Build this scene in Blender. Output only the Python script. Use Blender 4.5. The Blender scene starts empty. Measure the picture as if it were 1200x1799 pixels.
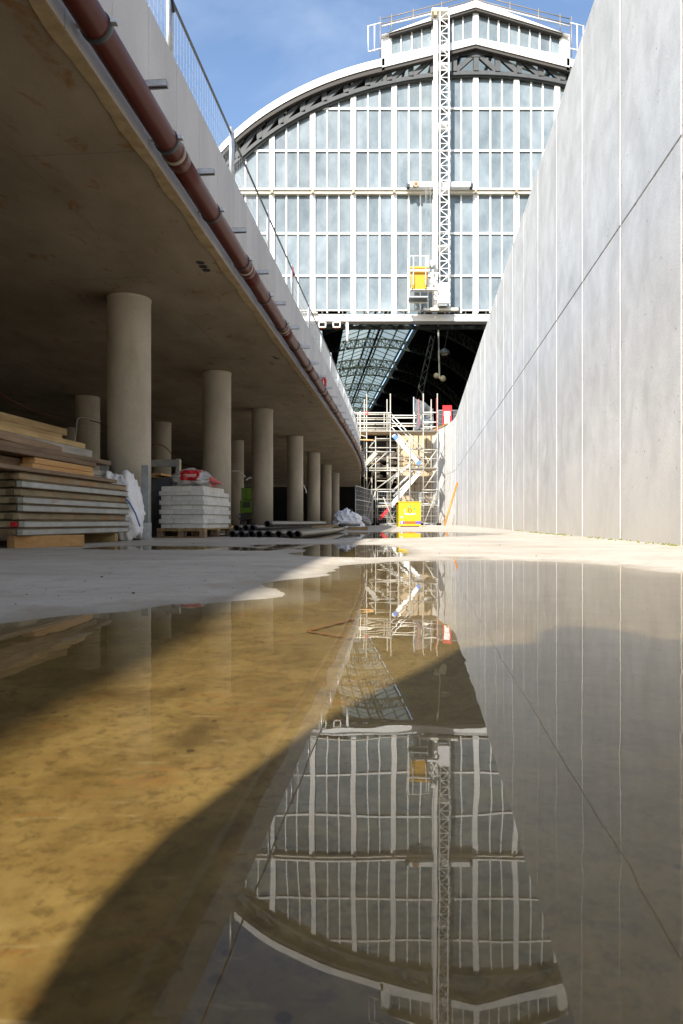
import bpy, bmesh, math, random
import numpy as np
from mathutils import Vector, Matrix, noise
random.seed(7)
R = math.radians
sc = bpy.context.scene
COL = sc.collection

# ------------------------------------------------------------------ camera
CAM_H = 0.21
cam = bpy.data.cameras.new('camera')
cam_o = bpy.data.objects.new('camera', cam)
COL.objects.link(cam_o)
cam.sensor_fit = 'HORIZONTAL'
cam.sensor_width = 36.0
cam.lens = 36.0
cam.shift_y = 17.5 / 1200
cam.clip_start = 0.02
cam.clip_end = 2000
cam_o.location = (0, 0, CAM_H)
cam_o.rotation_euler = (R(90), 0, 0)
cam.dof.use_dof = True
cam.dof.focus_distance = 14.0
cam.dof.aperture_fstop = 20.0
sc.camera = cam_o

# ------------------------------------------------------------------ sky and sun
SUN_AZ, SUN_EL = 20.3, 37.0          # direction the light travels, from +Y towards +X
world = bpy.data.worlds.new('World')
sc.world = world
world.use_nodes = True
wn = world.node_tree
wn.nodes.clear()
sky = wn.nodes.new('ShaderNodeTexSky')
sky.sky_type = 'NISHITA'
sky.sun_disc = False
sky.sun_elevation = R(SUN_EL)
sky.sun_rotation = R(180 + SUN_AZ)
sky.air_density = 1.0
sky.dust_density = 0.6
sky.ozone_density = 1.6
bg = wn.nodes.new('ShaderNodeBackground')
bg.inputs[1].default_value = 0.115
wo = wn.nodes.new('ShaderNodeOutputWorld')
# thin cirrus streaks spread over the whole sky
tc = wn.nodes.new('ShaderNodeTexCoord')
mp = wn.nodes.new('ShaderNodeMapping')
mp.inputs['Scale'].default_value = (1.2, 3.5, 2.2)
mp.inputs['Rotation'].default_value = (0.3, 0.5, 0.9)
cn = wn.nodes.new('ShaderNodeTexNoise')
cn.inputs['Scale'].default_value = 2.2
cn.inputs['Detail'].default_value = 7
cn.inputs['Roughness'].default_value = 0.55
cn.inputs['Distortion'].default_value = 0.6
cr = wn.nodes.new('ShaderNodeMapRange')
cr.inputs[1].default_value = 0.48
cr.inputs[2].default_value = 0.85
cr.inputs[3].default_value = 0.0
cr.inputs[4].default_value = 0.22
mx = wn.nodes.new('ShaderNodeMix')
mx.data_type = 'RGBA'
mx.inputs[7].default_value = (7.5, 8.0, 8.6, 1)
wn.links.new(tc.outputs['Generated'], mp.inputs[0])
wn.links.new(mp.outputs[0], cn.inputs[0])
wn.links.new(cn.outputs[0], cr.inputs[0])
wn.links.new(cr.outputs[0], mx.inputs[0])
wn.links.new(sky.outputs[0], mx.inputs[6])
wn.links.new(mx.outputs[2], bg.inputs[0])
wn.links.new(bg.outputs[0], wo.inputs[0])

sun = bpy.data.lights.new('sun', 'SUN')
sun.energy = 5.0
sun.angle = R(0.9)
sun.color = (1.0, 0.95, 0.87)
sun_o = bpy.data.objects.new('sun', sun)
COL.objects.link(sun_o)
ldir = Vector((math.sin(R(SUN_AZ)) * math.cos(R(SUN_EL)), math.cos(R(SUN_AZ)) * math.cos(R(SUN_EL)), -math.sin(R(SUN_EL))))
sun_o.rotation_euler = ldir.to_track_quat('-Z', 'Y').to_euler()
sun_o.location = (-10, -30, 30)

sc.view_settings.view_transform = 'Standard'
sc.view_settings.look = 'None'
sc.view_settings.gamma = 1.0
sc.view_settings.use_curve_mapping = False
sc.view_settings.exposure = 1.15
sc.render.engine = 'CYCLES'
sc.cycles.max_bounces = 10
sc.cycles.diffuse_bounces = 5
sc.cycles.glossy_bounces = 5
sc.cycles.transparent_max_bounces = 12
sc.cycles.caustics_reflective = False
sc.cycles.caustics_refractive = False
sc.cycles.use_denoising = True

# ------------------------------------------------------------------ helpers
def at(x, y, Y):
    """point at depth Y that a 1200x1799 survey photo taken from the camera shows at (x, y)"""
    return Vector(((x - 600) * Y / 1200, Y, CAM_H + (917 - y) * Y / 1200))

def tag(o, label=None, cat=None, group=None, kind=None):
    if label: o['label'] = label
    if cat: o['category'] = cat
    if group: o['group'] = group
    if kind: o['kind'] = kind
    return o

def thing(name, label, cat, loc=(0, 0, 0), group=None):
    o = bpy.data.objects.new(name, None)
    COL.objects.link(o)
    o.location = loc
    o.empty_display_size = 0.2
    return tag(o, label, cat, group)

def link(name, me, parent=None):
    o = bpy.data.objects.new(name, me)
    COL.objects.link(o)
    if parent is not None:
        o.parent = parent
        o.matrix_parent_inverse = Matrix.Translation(parent_loc(parent)).inverted()
    return o

def parent_loc(p):
    v = p.location.copy()
    if p.parent is not None:
        return v if p.type == 'MESH' else v + p.parent.location
    return v

class MB:
    def __init__(s):
        s.v = []; s.f = []
    def add(s, vs, fs):
        b = len(s.v)
        s.v += [tuple(v) for v in vs]
        s.f += [tuple(i + b for i in f) for f in fs]
        return s
    def hexa(s, p):      # 8 corners: bottom ring 0-3, top ring 4-7 (ccw from above)
        return s.add(p, [(3, 2, 1, 0), (4, 5, 6, 7), (0, 1, 5, 4), (1, 2, 6, 5), (2, 3, 7, 6), (3, 0, 4, 7)])
    def box(s, x0, x1, y0, y1, z0, z1):
        return s.hexa([(x0, y0, z0), (x1, y0, z0), (x1, y1, z0), (x0, y1, z0), (x0, y0, z1), (x1, y0, z1), (x1, y1, z1), (x0, y1, z1)])
    def bar(s, a, b, w, h, up=(0, 0, 1)):
        a = Vector(a); b = Vector(b)
        d = (b - a).normalized()
        up = Vector(up)
        if abs(d.dot(up)) > 0.98: up = Vector((0, 1, 0))
        sd = d.cross(up).normalized(); u = sd.cross(d).normalized()
        sd *= w / 2; u *= h / 2
        p = [a - sd - u, a + sd - u, b + sd - u, b - sd - u, a - sd + u, a + sd + u, b + sd + u, b - sd + u]
        return s.hexa(p)
    def tube(s, pts, r, n=8, cap=True):
        pts = [Vector(p) for p in pts]
        rs = r if isinstance(r, (list, tuple)) else [r] * len(pts)
        b = len(s.v)
        prev = None
        for i, p in enumerate(pts):
            d = (pts[min(i + 1, len(pts) - 1)] - pts[max(i - 1, 0)]).normalized()
            if prev is None:
                ref = Vector((0, 0, 1)) if abs(d.z) < 0.9 else Vector((1, 0, 0))
                sd = d.cross(ref).normalized()
            else:
                sd = (prev - d * prev.dot(d)).normalized()
            prev = sd
            u = d.cross(sd)
            for k in range(n):
                t = 2 * math.pi * k / n
                s.v.append(tuple(p + (sd * math.cos(t) + u * math.sin(t)) * rs[i]))
        for i in range(len(pts) - 1):
            for k in range(n):
                k2 = (k + 1) % n
                s.f.append((b + i * n + k, b + i * n + k2, b + (i + 1) * n + k2, b + (i + 1) * n + k))
        if cap:
            s.f.append(tuple(b + k for k in range(n))[::-1])
            e = b + (len(pts) - 1) * n
            s.f.append(tuple(e + k for k in range(n)))
        return s
    def hollow(s, a, b, r, t, n=14):
        """open pipe with wall thickness"""
        a = Vector(a); b = Vector(b)
        d = (b - a).normalized()
        ref = Vector((0, 0, 1)) if abs(d.z) < 0.9 else Vector((1, 0, 0))
        sd = d.cross(ref).normalized(); u = d.cross(sd)
        base = len(s.v)
        for p, rr in ((a, r), (b, r), (b, r - t), (a, r - t)):
            for k in range(n):
                q = 2 * math.pi * k / n
                s.v.append(tuple(p + (sd * math.cos(q) + u * math.sin(q)) * rr))
        for j in range(4):
            for k in range(n):
                k2 = (k + 1) % n
                j2 = (j + 1) % 4
                s.f.append((base + j * n + k, base + j * n + k2, base + j2 * n + k2, base + j2 * n + k))
        return s
    def extrude_xz(s, poly, y0, y1):
        n = len(poly)
        b = len(s.v)
        s.v += [(x, y0, z) for x, z in poly] + [(x, y1, z) for x, z in poly]
        s.f.append(tuple(b + i for i in range(n)))
        s.f.append(tuple(b + n + i for i in range(n))[::-1])
        for i in range(n):
            j = (i + 1) % n
            s.f.append((b + i, b + n + i, b + n + j, b + j))
        return s
    def mesh(s, name, mat=None, smooth=False):
        me = bpy.data.meshes.new(name)
        me.from_pydata(s.v, [], s.f)
        if mat: me.materials.append(mat)
        bm = bmesh.new(); bm.from_mesh(me)
        bmesh.ops.recalc_face_normals(bm, faces=bm.faces)
        bm.to_mesh(me); bm.free()
        if smooth:
            me.polygons.foreach_set('use_smooth', [True] * len(me.polygons))
        return me
    def build(s, name, mat, parent=None, smooth=False):
        return link(name, s.mesh(name, mat, smooth), parent)

def bevel(o, w=0.005, seg=1):
    m = o.modifiers.new('bevel', 'BEVEL')
    m.width = w; m.segments = seg; m.limit_method = 'ANGLE'; m.angle_limit = R(40)
    return o

# ------------------------------------------------------------------ materials
def new_mat(name):
    m = bpy.data.materials.new(name)
    m.use_nodes = True
    nt = m.node_tree
    nt.nodes.clear()
    out = nt.nodes.new('ShaderNodeOutputMaterial')
    p = nt.nodes.new('ShaderNodeBsdfPrincipled')
    nt.links.new(p.outputs[0], out.inputs[0])
    return m, nt, p, out

def N(nt, typ, **kw):
    n = nt.nodes.new(typ)
    for k, v in kw.items():
        setattr(n, k, v)
    return n

def pos(nt, scale=(1, 1, 1), obj=False):
    mpn = N(nt, 'ShaderNodeMapping')
    mpn.inputs['Scale'].default_value = scale
    if obj:
        t = N(nt, 'ShaderNodeTexCoord')
        nt.links.new(t.outputs['Object'], mpn.inputs[0])
    else:
        g = N(nt, 'ShaderNodeNewGeometry')
        nt.links.new(g.outputs['Position'], mpn.inputs[0])
    return mpn.outputs[0]

def noise_n(nt, vec, scale, detail=5, rough=0.55, dist=0.0):
    n = N(nt, 'ShaderNodeTexNoise')
    n.inputs['Scale'].default_value = scale
    n.inputs['Detail'].default_value = detail
    n.inputs['Roughness'].default_value = rough
    n.inputs['Distortion'].default_value = dist
    nt.links.new(vec, n.inputs['Vector'])
    return n.outputs[0]

def maprange(nt, v, a, b, c=0.0, d=1.0):
    m = N(nt, 'ShaderNodeMapRange')
    m.inputs[1].default_value = a; m.inputs[2].default_value = b
    m.inputs[3].default_value = c; m.inputs[4].default_value = d
    nt.links.new(v, m.inputs[0])
    return m.outputs[0]

def mixc(nt, fac, a, b, mode='MIX'):
    m = N(nt, 'ShaderNodeMix', data_type='RGBA', blend_type=mode)
    if isinstance(fac, (int, float)): m.inputs[0].default_value = fac
    else: nt.links.new(fac, m.inputs[0])
    for i, c in ((6, a), (7, b)):
        if isinstance(c, (tuple, list)): m.inputs[i].default_value = (*c[:3], 1)
        else: nt.links.new(c, m.inputs[i])
    return m.outputs[2]

def math_n(nt, op, a, b=None):
    m = N(nt, 'ShaderNodeMath', operation=op)
    for i, c in ((0, a), (1, b)):
        if c is None: continue
        if isinstance(c, (int, float)): m.inputs[i].default_value = c
        else: nt.links.new(c, m.inputs[i])
    return m.outputs[0]

def bump_n(nt, h, strength, dist=0.01):
    b = N(nt, 'ShaderNodeBump')
    b.inputs['Strength'].default_value = strength
    b.inputs['Distance'].default_value = dist
    nt.links.new(h, b.inputs['Height'])
    return b.outputs[0]

def objrand(nt, lo, hi):
    oi = N(nt, 'ShaderNodeObjectInfo')
    return maprange(nt, oi.outputs['Random'], 0, 1, lo, hi)

def mat_rough(name, c1, c2, scale=3.0, stretch=(1, 1, 1), rough=0.85, bump=0.2, stain=None, stain_r=(0.6, 0.75), stain_scale=1.2,
              stain_stretch=(1, 1, 1), rand=0.0, spec=0.3, metal=0.0, obj=False, grain=0.12, grain_scale=60, stain_amt=0.8, pits=0.0, base_dirt=None):
    m, nt, p, out = new_mat(name)
    v = pos(nt, stretch, obj)
    n1 = noise_n(nt, v, scale, 8, 0.6, 0.2)
    c = mixc(nt, maprange(nt, n1, 0.3, 0.7), c1, c2)
    v0 = pos(nt, (1, 1, 1), obj)
    g = noise_n(nt, v0, grain_scale, 3, 0.7)
    c = mixc(nt, grain, c, math_to_col(nt, maprange(nt, g, 0.25, 0.75, 0.3, 1.7)), 'MULTIPLY')
    if stain:
        sv = pos(nt, stain_stretch, obj)
        s = noise_n(nt, sv, stain_scale, 7, 0.65, 0.6)
        c = mixc(nt, maprange(nt, s, stain_r[0], stain_r[1], 0, stain_amt), c, stain)
    if pits:
        vo = N(nt, 'ShaderNodeTexVoronoi'); vo.inputs['Scale'].default_value = pits
        vo.inputs['Randomness'].default_value = 1.0
        nt.links.new(v0, vo.inputs['Vector'])
        keep = noise_n(nt, v0, pits * 0.21, 3, 0.6)
        sp_ = math_n(nt, 'MULTIPLY', math_n(nt, 'LESS_THAN', vo.outputs['Distance'], 0.085), math_n(nt, 'GREATER_THAN', keep, 0.52))
        c = mixc(nt, math_n(nt, 'MULTIPLY', sp_, 0.65), c, tuple(x * 0.35 for x in c1))
    if base_dirt:
        sz_ = N(nt, 'ShaderNodeSeparateXYZ'); nt.links.new(v0, sz_.inputs[0])
        hn = math_n(nt, 'ADD', sz_.outputs[2], math_n(nt, 'MULTIPLY', math_n(nt, 'SUBTRACT', n1, 0.5), -1.6))
        c = mixc(nt, maprange(nt, hn, 0.9, 0.0, 0, 0.55), c, base_dirt)
    if rand:
        c = mixc(nt, 1.0, c, math_to_col(nt, objrand(nt, 1 - rand, 1 + rand)), 'MULTIPLY')
    nt.links.new(c, p.inputs['Base Color'])
    p.inputs['Roughness'].default_value = rough
    p.inputs['Metallic'].default_value = metal
    p.inputs['Specular IOR Level'].default_value = spec
    if bump:
        h = math_n(nt, 'ADD', math_n(nt, 'MULTIPLY', n1, 0.7), math_n(nt, 'MULTIPLY', g, 0.3))
        nt.links.new(bump_n(nt, h, bump, 0.01), p.inputs['Normal'])
    return m

def math_to_col(nt, v):
    c = N(nt, 'ShaderNodeCombineColor')
    for i in range(3): nt.links.new(v, c.inputs[i])
    return c.outputs[0]

def mat_plain(name, col, rough=0.5, metal=0.0, spec=0.5, var=0.12, scale=8, obj=True, rand=0.0):
    dk = tuple(x * (1 - var) for x in col); lt = tuple(min(1, x * (1 + var)) for x in col)
    return mat_rough(name, dk, lt, scale, rough=rough, metal=metal, spec=spec, bump=0.03, obj=obj, grain=0.05, rand=rand)

def mat_wood(name, c1, c2, axis=1, rand=0.3):
    st = [14, 14, 14]; st[axis] = 0.9
    return mat_rough(name, c1, c2, 1.6, tuple(st), rough=0.75, bump=0.25, rand=rand, stain=tuple(x * 0.35 for x in c1), stain_r=(0.6, 0.8), stain_scale=3, obj=False, grain=0.2, grain_scale=120)

M = {}
M['wall'] = mat_rough('wall_concrete', (0.57, 0.56, 0.54), (0.73, 0.72, 0.695), 2.6, (1, 1, 0.8), rough=0.95, bump=0.15,
                      stain=(0.46, 0.455, 0.44), stain_r=(0.47, 0.64), stain_scale=1.3, stain_stretch=(1, 1, 0.75), rand=0.05, spec=0.12, stain_amt=0.45, pits=7.0,
                      base_dirt=(0.53, 0.49, 0.42), grain=0.2)
M['mortar'] = mat_rough('joint_mortar', (0.50, 0.455, 0.38), (0.68, 0.63, 0.54), 9, rough=0.95, bump=0.8, stain=(0.22, 0.19, 0.15), stain_r=(0.58, 0.66), stain_scale=5, grain=0.4)
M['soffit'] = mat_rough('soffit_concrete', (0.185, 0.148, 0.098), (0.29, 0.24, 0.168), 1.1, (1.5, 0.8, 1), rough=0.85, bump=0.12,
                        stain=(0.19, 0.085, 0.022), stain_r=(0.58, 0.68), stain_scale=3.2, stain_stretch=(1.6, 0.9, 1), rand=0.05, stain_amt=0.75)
M['soffit_joint'] = mat_rough('soffit_joint', (0.2, 0.15, 0.095), (0.26, 0.2, 0.13), 4)
M['fascia'] = mat_rough('fascia_concrete', (0.42, 0.41, 0.40), (0.54, 0.53, 0.52), 1.6, (1, 1, 0.35), rough=0.85, bump=0.1,
                        stain=(0.32, 0.29, 0.25), stain_r=(0.6, 0.78), stain_scale=1.8, stain_stretch=(1.5, 1.5, 0.3), rand=0.03, stain_amt=0.5)
M['edge'] = mat_rough('edge_strip', (0.24, 0.17, 0.09), (0.38, 0.29, 0.17), 7, rough=0.95, bump=0.9)
M['column'] = mat_rough('column_concrete', (0.37, 0.335, 0.27), (0.49, 0.445, 0.365), 1.8, (1, 1, 0.6), rough=0.75, bump=0.08,
                        stain=(0.29, 0.25, 0.19), stain_r=(0.5, 0.7), stain_scale=2.1, stain_stretch=(1, 1, 0.35), spec=0.35, stain_amt=0.6, grain=0.25, grain_scale=90, pits=22.0, base_dirt=(0.27, 0.22, 0.16))
M['shade_dark_wall'] = mat_rough('shade_dark_concrete', (0.009, 0.008, 0.007), (0.016, 0.014, 0.012), 1.5, rough=1.0, spec=0.03)  # near-black colour stands in for the deep shade under the deck
M['pipe'] = mat_plain('brown_pipe', (0.075, 0.0125, 0.0072), 0.42, spec=0.3, var=0.1, scale=3, obj=False)
M['clamp'] = mat_plain('clamp_rubber', (0.03, 0.035, 0.04), 0.5)
M['galv'] = mat_plain('galvanised', (0.46, 0.48, 0.49), 0.42, 0.65, var=0.2, scale=12, obj=False)
M['rail_dark'] = mat_plain('dull_rail', (0.11, 0.12, 0.12), 0.6, 0.2)
M['galv_dark'] = mat_plain('galvanised_dull', (0.26, 0.28, 0.29), 0.5, 0.5, var=0.25, scale=7, obj=False)
M['red_cable'] = mat_plain('red_cable', (0.50, 0.02, 0.03), 0.5)
M['dark_red'] = mat_plain('dark_red_cable', (0.10, 0.012, 0.01), 0.6)
M['white'] = mat_plain('white_paint', (0.80, 0.79, 0.76), 0.5, var=0.05, scale=2, obj=False)
M['cream'] = mat_plain('cream_paint', (0.72, 0.68, 0.58), 0.55, var=0.1, scale=1.5, obj=False)
M['cream_dull'] = mat_plain('dull_cream', (0.30, 0.25, 0.19), 0.5)
M['truss'] = mat_plain('grey_iron', (0.042, 0.046, 0.047), 0.65, var=0.25, scale=2, obj=False)
M['iron'] = mat_plain('dark_iron', (0.05, 0.055, 0.05), 0.65, var=0.3, scale=1, obj=False)
M['iron_green'] = mat_plain('green_iron', (0.13, 0.15, 0.12), 0.65, var=0.3, scale=1, obj=False)
M['soffit_dark'] = mat_plain('corrugated_soffit', (0.045, 0.04, 0.035), 0.8, obj=False)
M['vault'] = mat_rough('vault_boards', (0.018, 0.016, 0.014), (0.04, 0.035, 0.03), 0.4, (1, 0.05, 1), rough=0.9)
M['asphalt'] = mat_rough('asphalt', (0.03, 0.03, 0.03), (0.05, 0.05, 0.05), 1)
M['scaf'] = mat_plain('scaffold_tube', (0.37, 0.345, 0.29), 0.55, 0.2, var=0.2, scale=3, obj=False)
M['alu'] = mat_plain('aluminium', (0.74, 0.75, 0.75), 0.4, 0.35, var=0.05)
M['plank'] = mat_wood('scaffold_plank', (0.36, 0.27, 0.17), (0.5, 0.4, 0.28), 0)
M['stone'] = mat_rough('end_wall_stone', (0.33, 0.25, 0.15), (0.44, 0.35, 0.23), 0.8, rough=0.9, bump=0.3, stain=(0.3, 0.22, 0.13), stain_r=(0.58, 0.72), stain_scale=0.7)
M['yellow'] = mat_rough('yellow_paint', (0.46, 0.34, 0.004), (0.52, 0.39, 0.005), 3, rough=0.45, bump=0.03, stain=(0.2, 0.15, 0.03), stain_r=(0.6, 0.75), stain_scale=5, stain_amt=0.5, spec=0.5)
M['yellow_skip'] = mat_plain('yellow_skip_paint', (0.52, 0.27, 0.004), 0.5, var=0.06)
M['orange'] = mat_plain('orange_paint', (0.50, 0.085, 0.004), 0.5, var=0.05)
M['orange_light'] = mat_plain('orange_pole_paint', (0.5, 0.17, 0.012), 0.5, var=0.05)
M['red_orange'] = mat_plain('red_orange_print', (0.45, 0.04, 0.003), 0.5, var=0.05)
M['purple'] = mat_plain('purple_paint', (0.10, 0.055, 0.36), 0.5, var=0.05)
M['green_mark'] = mat_plain('green_print', (0.004, 0.26, 0.09), 0.5)
M['red'] = mat_plain('red_paint', (0.42, 0.008, 0.012), 0.4, var=0.08)
M['paper'] = mat_plain('white_paper', (0.8, 0.8, 0.78), 0.7, var=0.04)
M['black'] = mat_plain('black_plastic', (0.022, 0.022, 0.024), 0.42, var=0.2)
M['black_pipe'] = mat_plain('black_pipe', (0.03, 0.029, 0.028), 0.35, var=0.3, scale=3)
M['green_machine'] = mat_plain('green_enamel', (0.10, 0.24, 0.008), 0.45, var=0.08)
M['mesh'] = mat_plain('fence_wire', (0.42, 0.43, 0.43), 0.5, 0.5)
M['net'] = mat_plain('debris_net', (0.09, 0.10, 0.11), 0.9, var=0.3)
M['tan_tube'] = mat_plain('tan_tube', (0.26, 0.20, 0.12), 0.5, 0.3, obj=False)
M['block'] = mat_rough('white_block', (0.55, 0.55, 0.52), (0.68, 0.68, 0.65), 5, rough=0.9, bump=0.15, rand=0.10, obj=True)
M['wood_new'] = mat_wood('fresh_timber', (0.50, 0.27, 0.10), (0.66, 0.40, 0.18))
M['wood_gold'] = mat_wood('golden_timber', (0.27, 0.18, 0.08), (0.43, 0.31, 0.15))
M['wood_old'] = mat_wood('weathered_timber', (0.15, 0.10, 0.065), (0.27, 0.19, 0.125))
M['wood_grey'] = mat_wood('grey_timber', (0.26, 0.25, 0.22), (0.42, 0.40, 0.36))
M['form_grey'] = mat_rough('formwork_grey', (0.29, 0.31, 0.30), (0.44, 0.46, 0.45), 4, (6, 1, 2), rough=0.6, bump=0.1, stain=(0.26, 0.15, 0.05),
                           stain_r=(0.58, 0.72), stain_scale=3.5, stain_stretch=(1, 0.8, 5), rand=0.12, metal=0.2)
M['form_rust'] = mat_rough('formwork_rust', (0.20, 0.16, 0.095), (0.33, 0.28, 0.185), 4, (6, 1, 2), rough=0.75, bump=0.15, stain=(0.33, 0.13, 0.03),
                           stain_r=(0.52, 0.7), stain_scale=3, stain_stretch=(1, 0.8, 3), rand=0.12)
M['lip'] = mat_rough('formwork_lip', (0.10, 0.075, 0.045), (0.2, 0.14, 0.08), 5)
M['bag'] = mat_rough('woven_bag', (0.76, 0.77, 0.81), (0.84, 0.85, 0.88), 3, rough=0.75, bump=0.35, grain=0.1, grain_scale=150, obj=True, stain=(0.5, 0.48, 0.45), stain_r=(0.6, 0.8), stain_scale=2)
M['blue_trim'] = mat_plain('blue_trim', (0.06, 0.17, 0.5), 0.6)
M['cloth_dark'] = mat_plain('dark_clothing', (0.03, 0.035, 0.05), 0.9)
M['skin'] = mat_plain('skin', (0.55, 0.34, 0.25), 0.6)
M['moss'] = mat_plain('moss', (0.12, 0.13, 0.02), 0.95, var=0.4, scale=40)
M['rubble'] = mat_rough('rubble', (0.055, 0.045, 0.036), (0.12, 0.10, 0.08), 3, rand=0.3)
M['dirt'] = mat_plain('dirt', (0.10, 0.08, 0.06), 0.95)
M['paint_line'] = mat_plain('orange_chalk', (0.24, 0.105, 0.035), 0.9, var=0.3, scale=20)
M['lamp'] = mat_plain('lamp_shell', (0.75, 0.66, 0.45), 0.4)

# glass of the gable: dusty wired glass, part see-through
def mat_gable_glass():
    m, nt, p, out = new_mat('dusty_glass')
    v = pos(nt, (1, 1, 0.6))
    n1 = noise_n(nt, v, 0.8, 6, 0.6, 0.3)
    c = mixc(nt, maprange(nt, n1, 0.3, 0.7), (0.165, 0.20, 0.222), (0.27, 0.31, 0.33))
    c = mixc(nt, 1.0, c, math_to_col(nt, objrand(nt, 0.82, 1.16)), 'MULTIPLY')
    nt.links.new(c, p.inputs['Base Color'])
    p.inputs['Roughness'].default_value = 0.12
    p.inputs['Specular IOR Level'].default_value = 0.6
    tr = N(nt, 'ShaderNodeBsdfTransparent')
    tr.inputs[0].default_value = (0.82, 0.9, 0.92, 1)
    ms = N(nt, 'ShaderNodeMixShader')
    nt.links.new(maprange(nt, n1, 0.3, 0.7, 0.62, 0.78), ms.inputs[0])
    nt.links.new(tr.outputs[0], ms.inputs[1]); nt.links.new(p.outputs[0], ms.inputs[2])
    nt.links.new(ms.outputs[0], out.inputs[0])
    return m
M['gable_glass'] = mat_gable_glass()

def mat_sky_glass():
    m, nt, p, out = new_mat('skylight_glass')
    p.inputs['Base Color'].default_value = (0.3, 0.36, 0.38, 1)
    p.inputs['Roughness'].default_value = 0.15
    tl = N(nt, 'ShaderNodeBsdfTranslucent'); tl.inputs[0].default_value = (0.42, 0.45, 0.42, 1)
    tr = N(nt, 'ShaderNodeBsdfTransparent'); tr.inputs[0].default_value = (0.68, 0.72, 0.70, 1)
    m1 = N(nt, 'ShaderNodeMixShader'); m1.inputs[0].default_value = 0.4
    m2 = N(nt, 'ShaderNodeMixShader'); m2.inputs[0].default_value = 0.10
    nt.links.new(tr.outputs[0], m1.inputs[1]); nt.links.new(tl.outputs[0], m1.inputs[2])
    nt.links.new(m1.outputs[0], m2.inputs[1]); nt.links.new(p.outputs[0], m2.inputs[2])
    nt.links.new(m2.outputs[0], out.inputs[0])
    return m
M['sky_glass'] = mat_sky_glass()

def mat_water():
    m, nt, p, out = new_mat('puddle_water')
    v = pos(nt, (1, 0.55, 1))
    n1 = noise_n(nt, v, 7.0, 2, 0.5, 0.4)
    n2 = noise_n(nt, v, 22.0, 1, 0.5, 0.0)
    h = math_n(nt, 'ADD', n1, math_n(nt, 'MULTIPLY', n2, 0.12))
    bn = bump_n(nt, h, 0.022, 0.02)
    fr = N(nt, 'ShaderNodeFresnel'); fr.inputs[0].default_value = 1.335
    nt.links.new(bn, fr.inputs['Normal'])
    gl = N(nt, 'ShaderNodeBsdfGlossy'); gl.inputs['Roughness'].default_value = 0.0
    nt.links.new(bn, gl.inputs['Normal'])
    tr = N(nt, 'ShaderNodeBsdfTransparent'); tr.inputs[0].default_value = (0.97, 0.93, 0.82, 1)
    ge = N(nt, 'ShaderNodeNewGeometry')
    bk = ge.outputs['Backfacing']          # light coming up through the sheet: no total reflection, the sheet does not bend rays
    fac = math_n(nt, 'ADD', math_n(nt, 'MULTIPLY', fr.outputs[0], math_n(nt, 'SUBTRACT', 1.0, bk)), math_n(nt, 'MULTIPLY', bk, 0.06))
    ms = N(nt, 'ShaderNodeMixShader')
    nt.links.new(fac, ms.inputs[0])
    nt.links.new(tr.outputs[0], ms.inputs[1]); nt.links.new(gl.outputs[0], ms.inputs[2])
    nt.links.new(ms.outputs[0], out.inputs[0])
    return m
M['water'] = mat_water()

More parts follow.
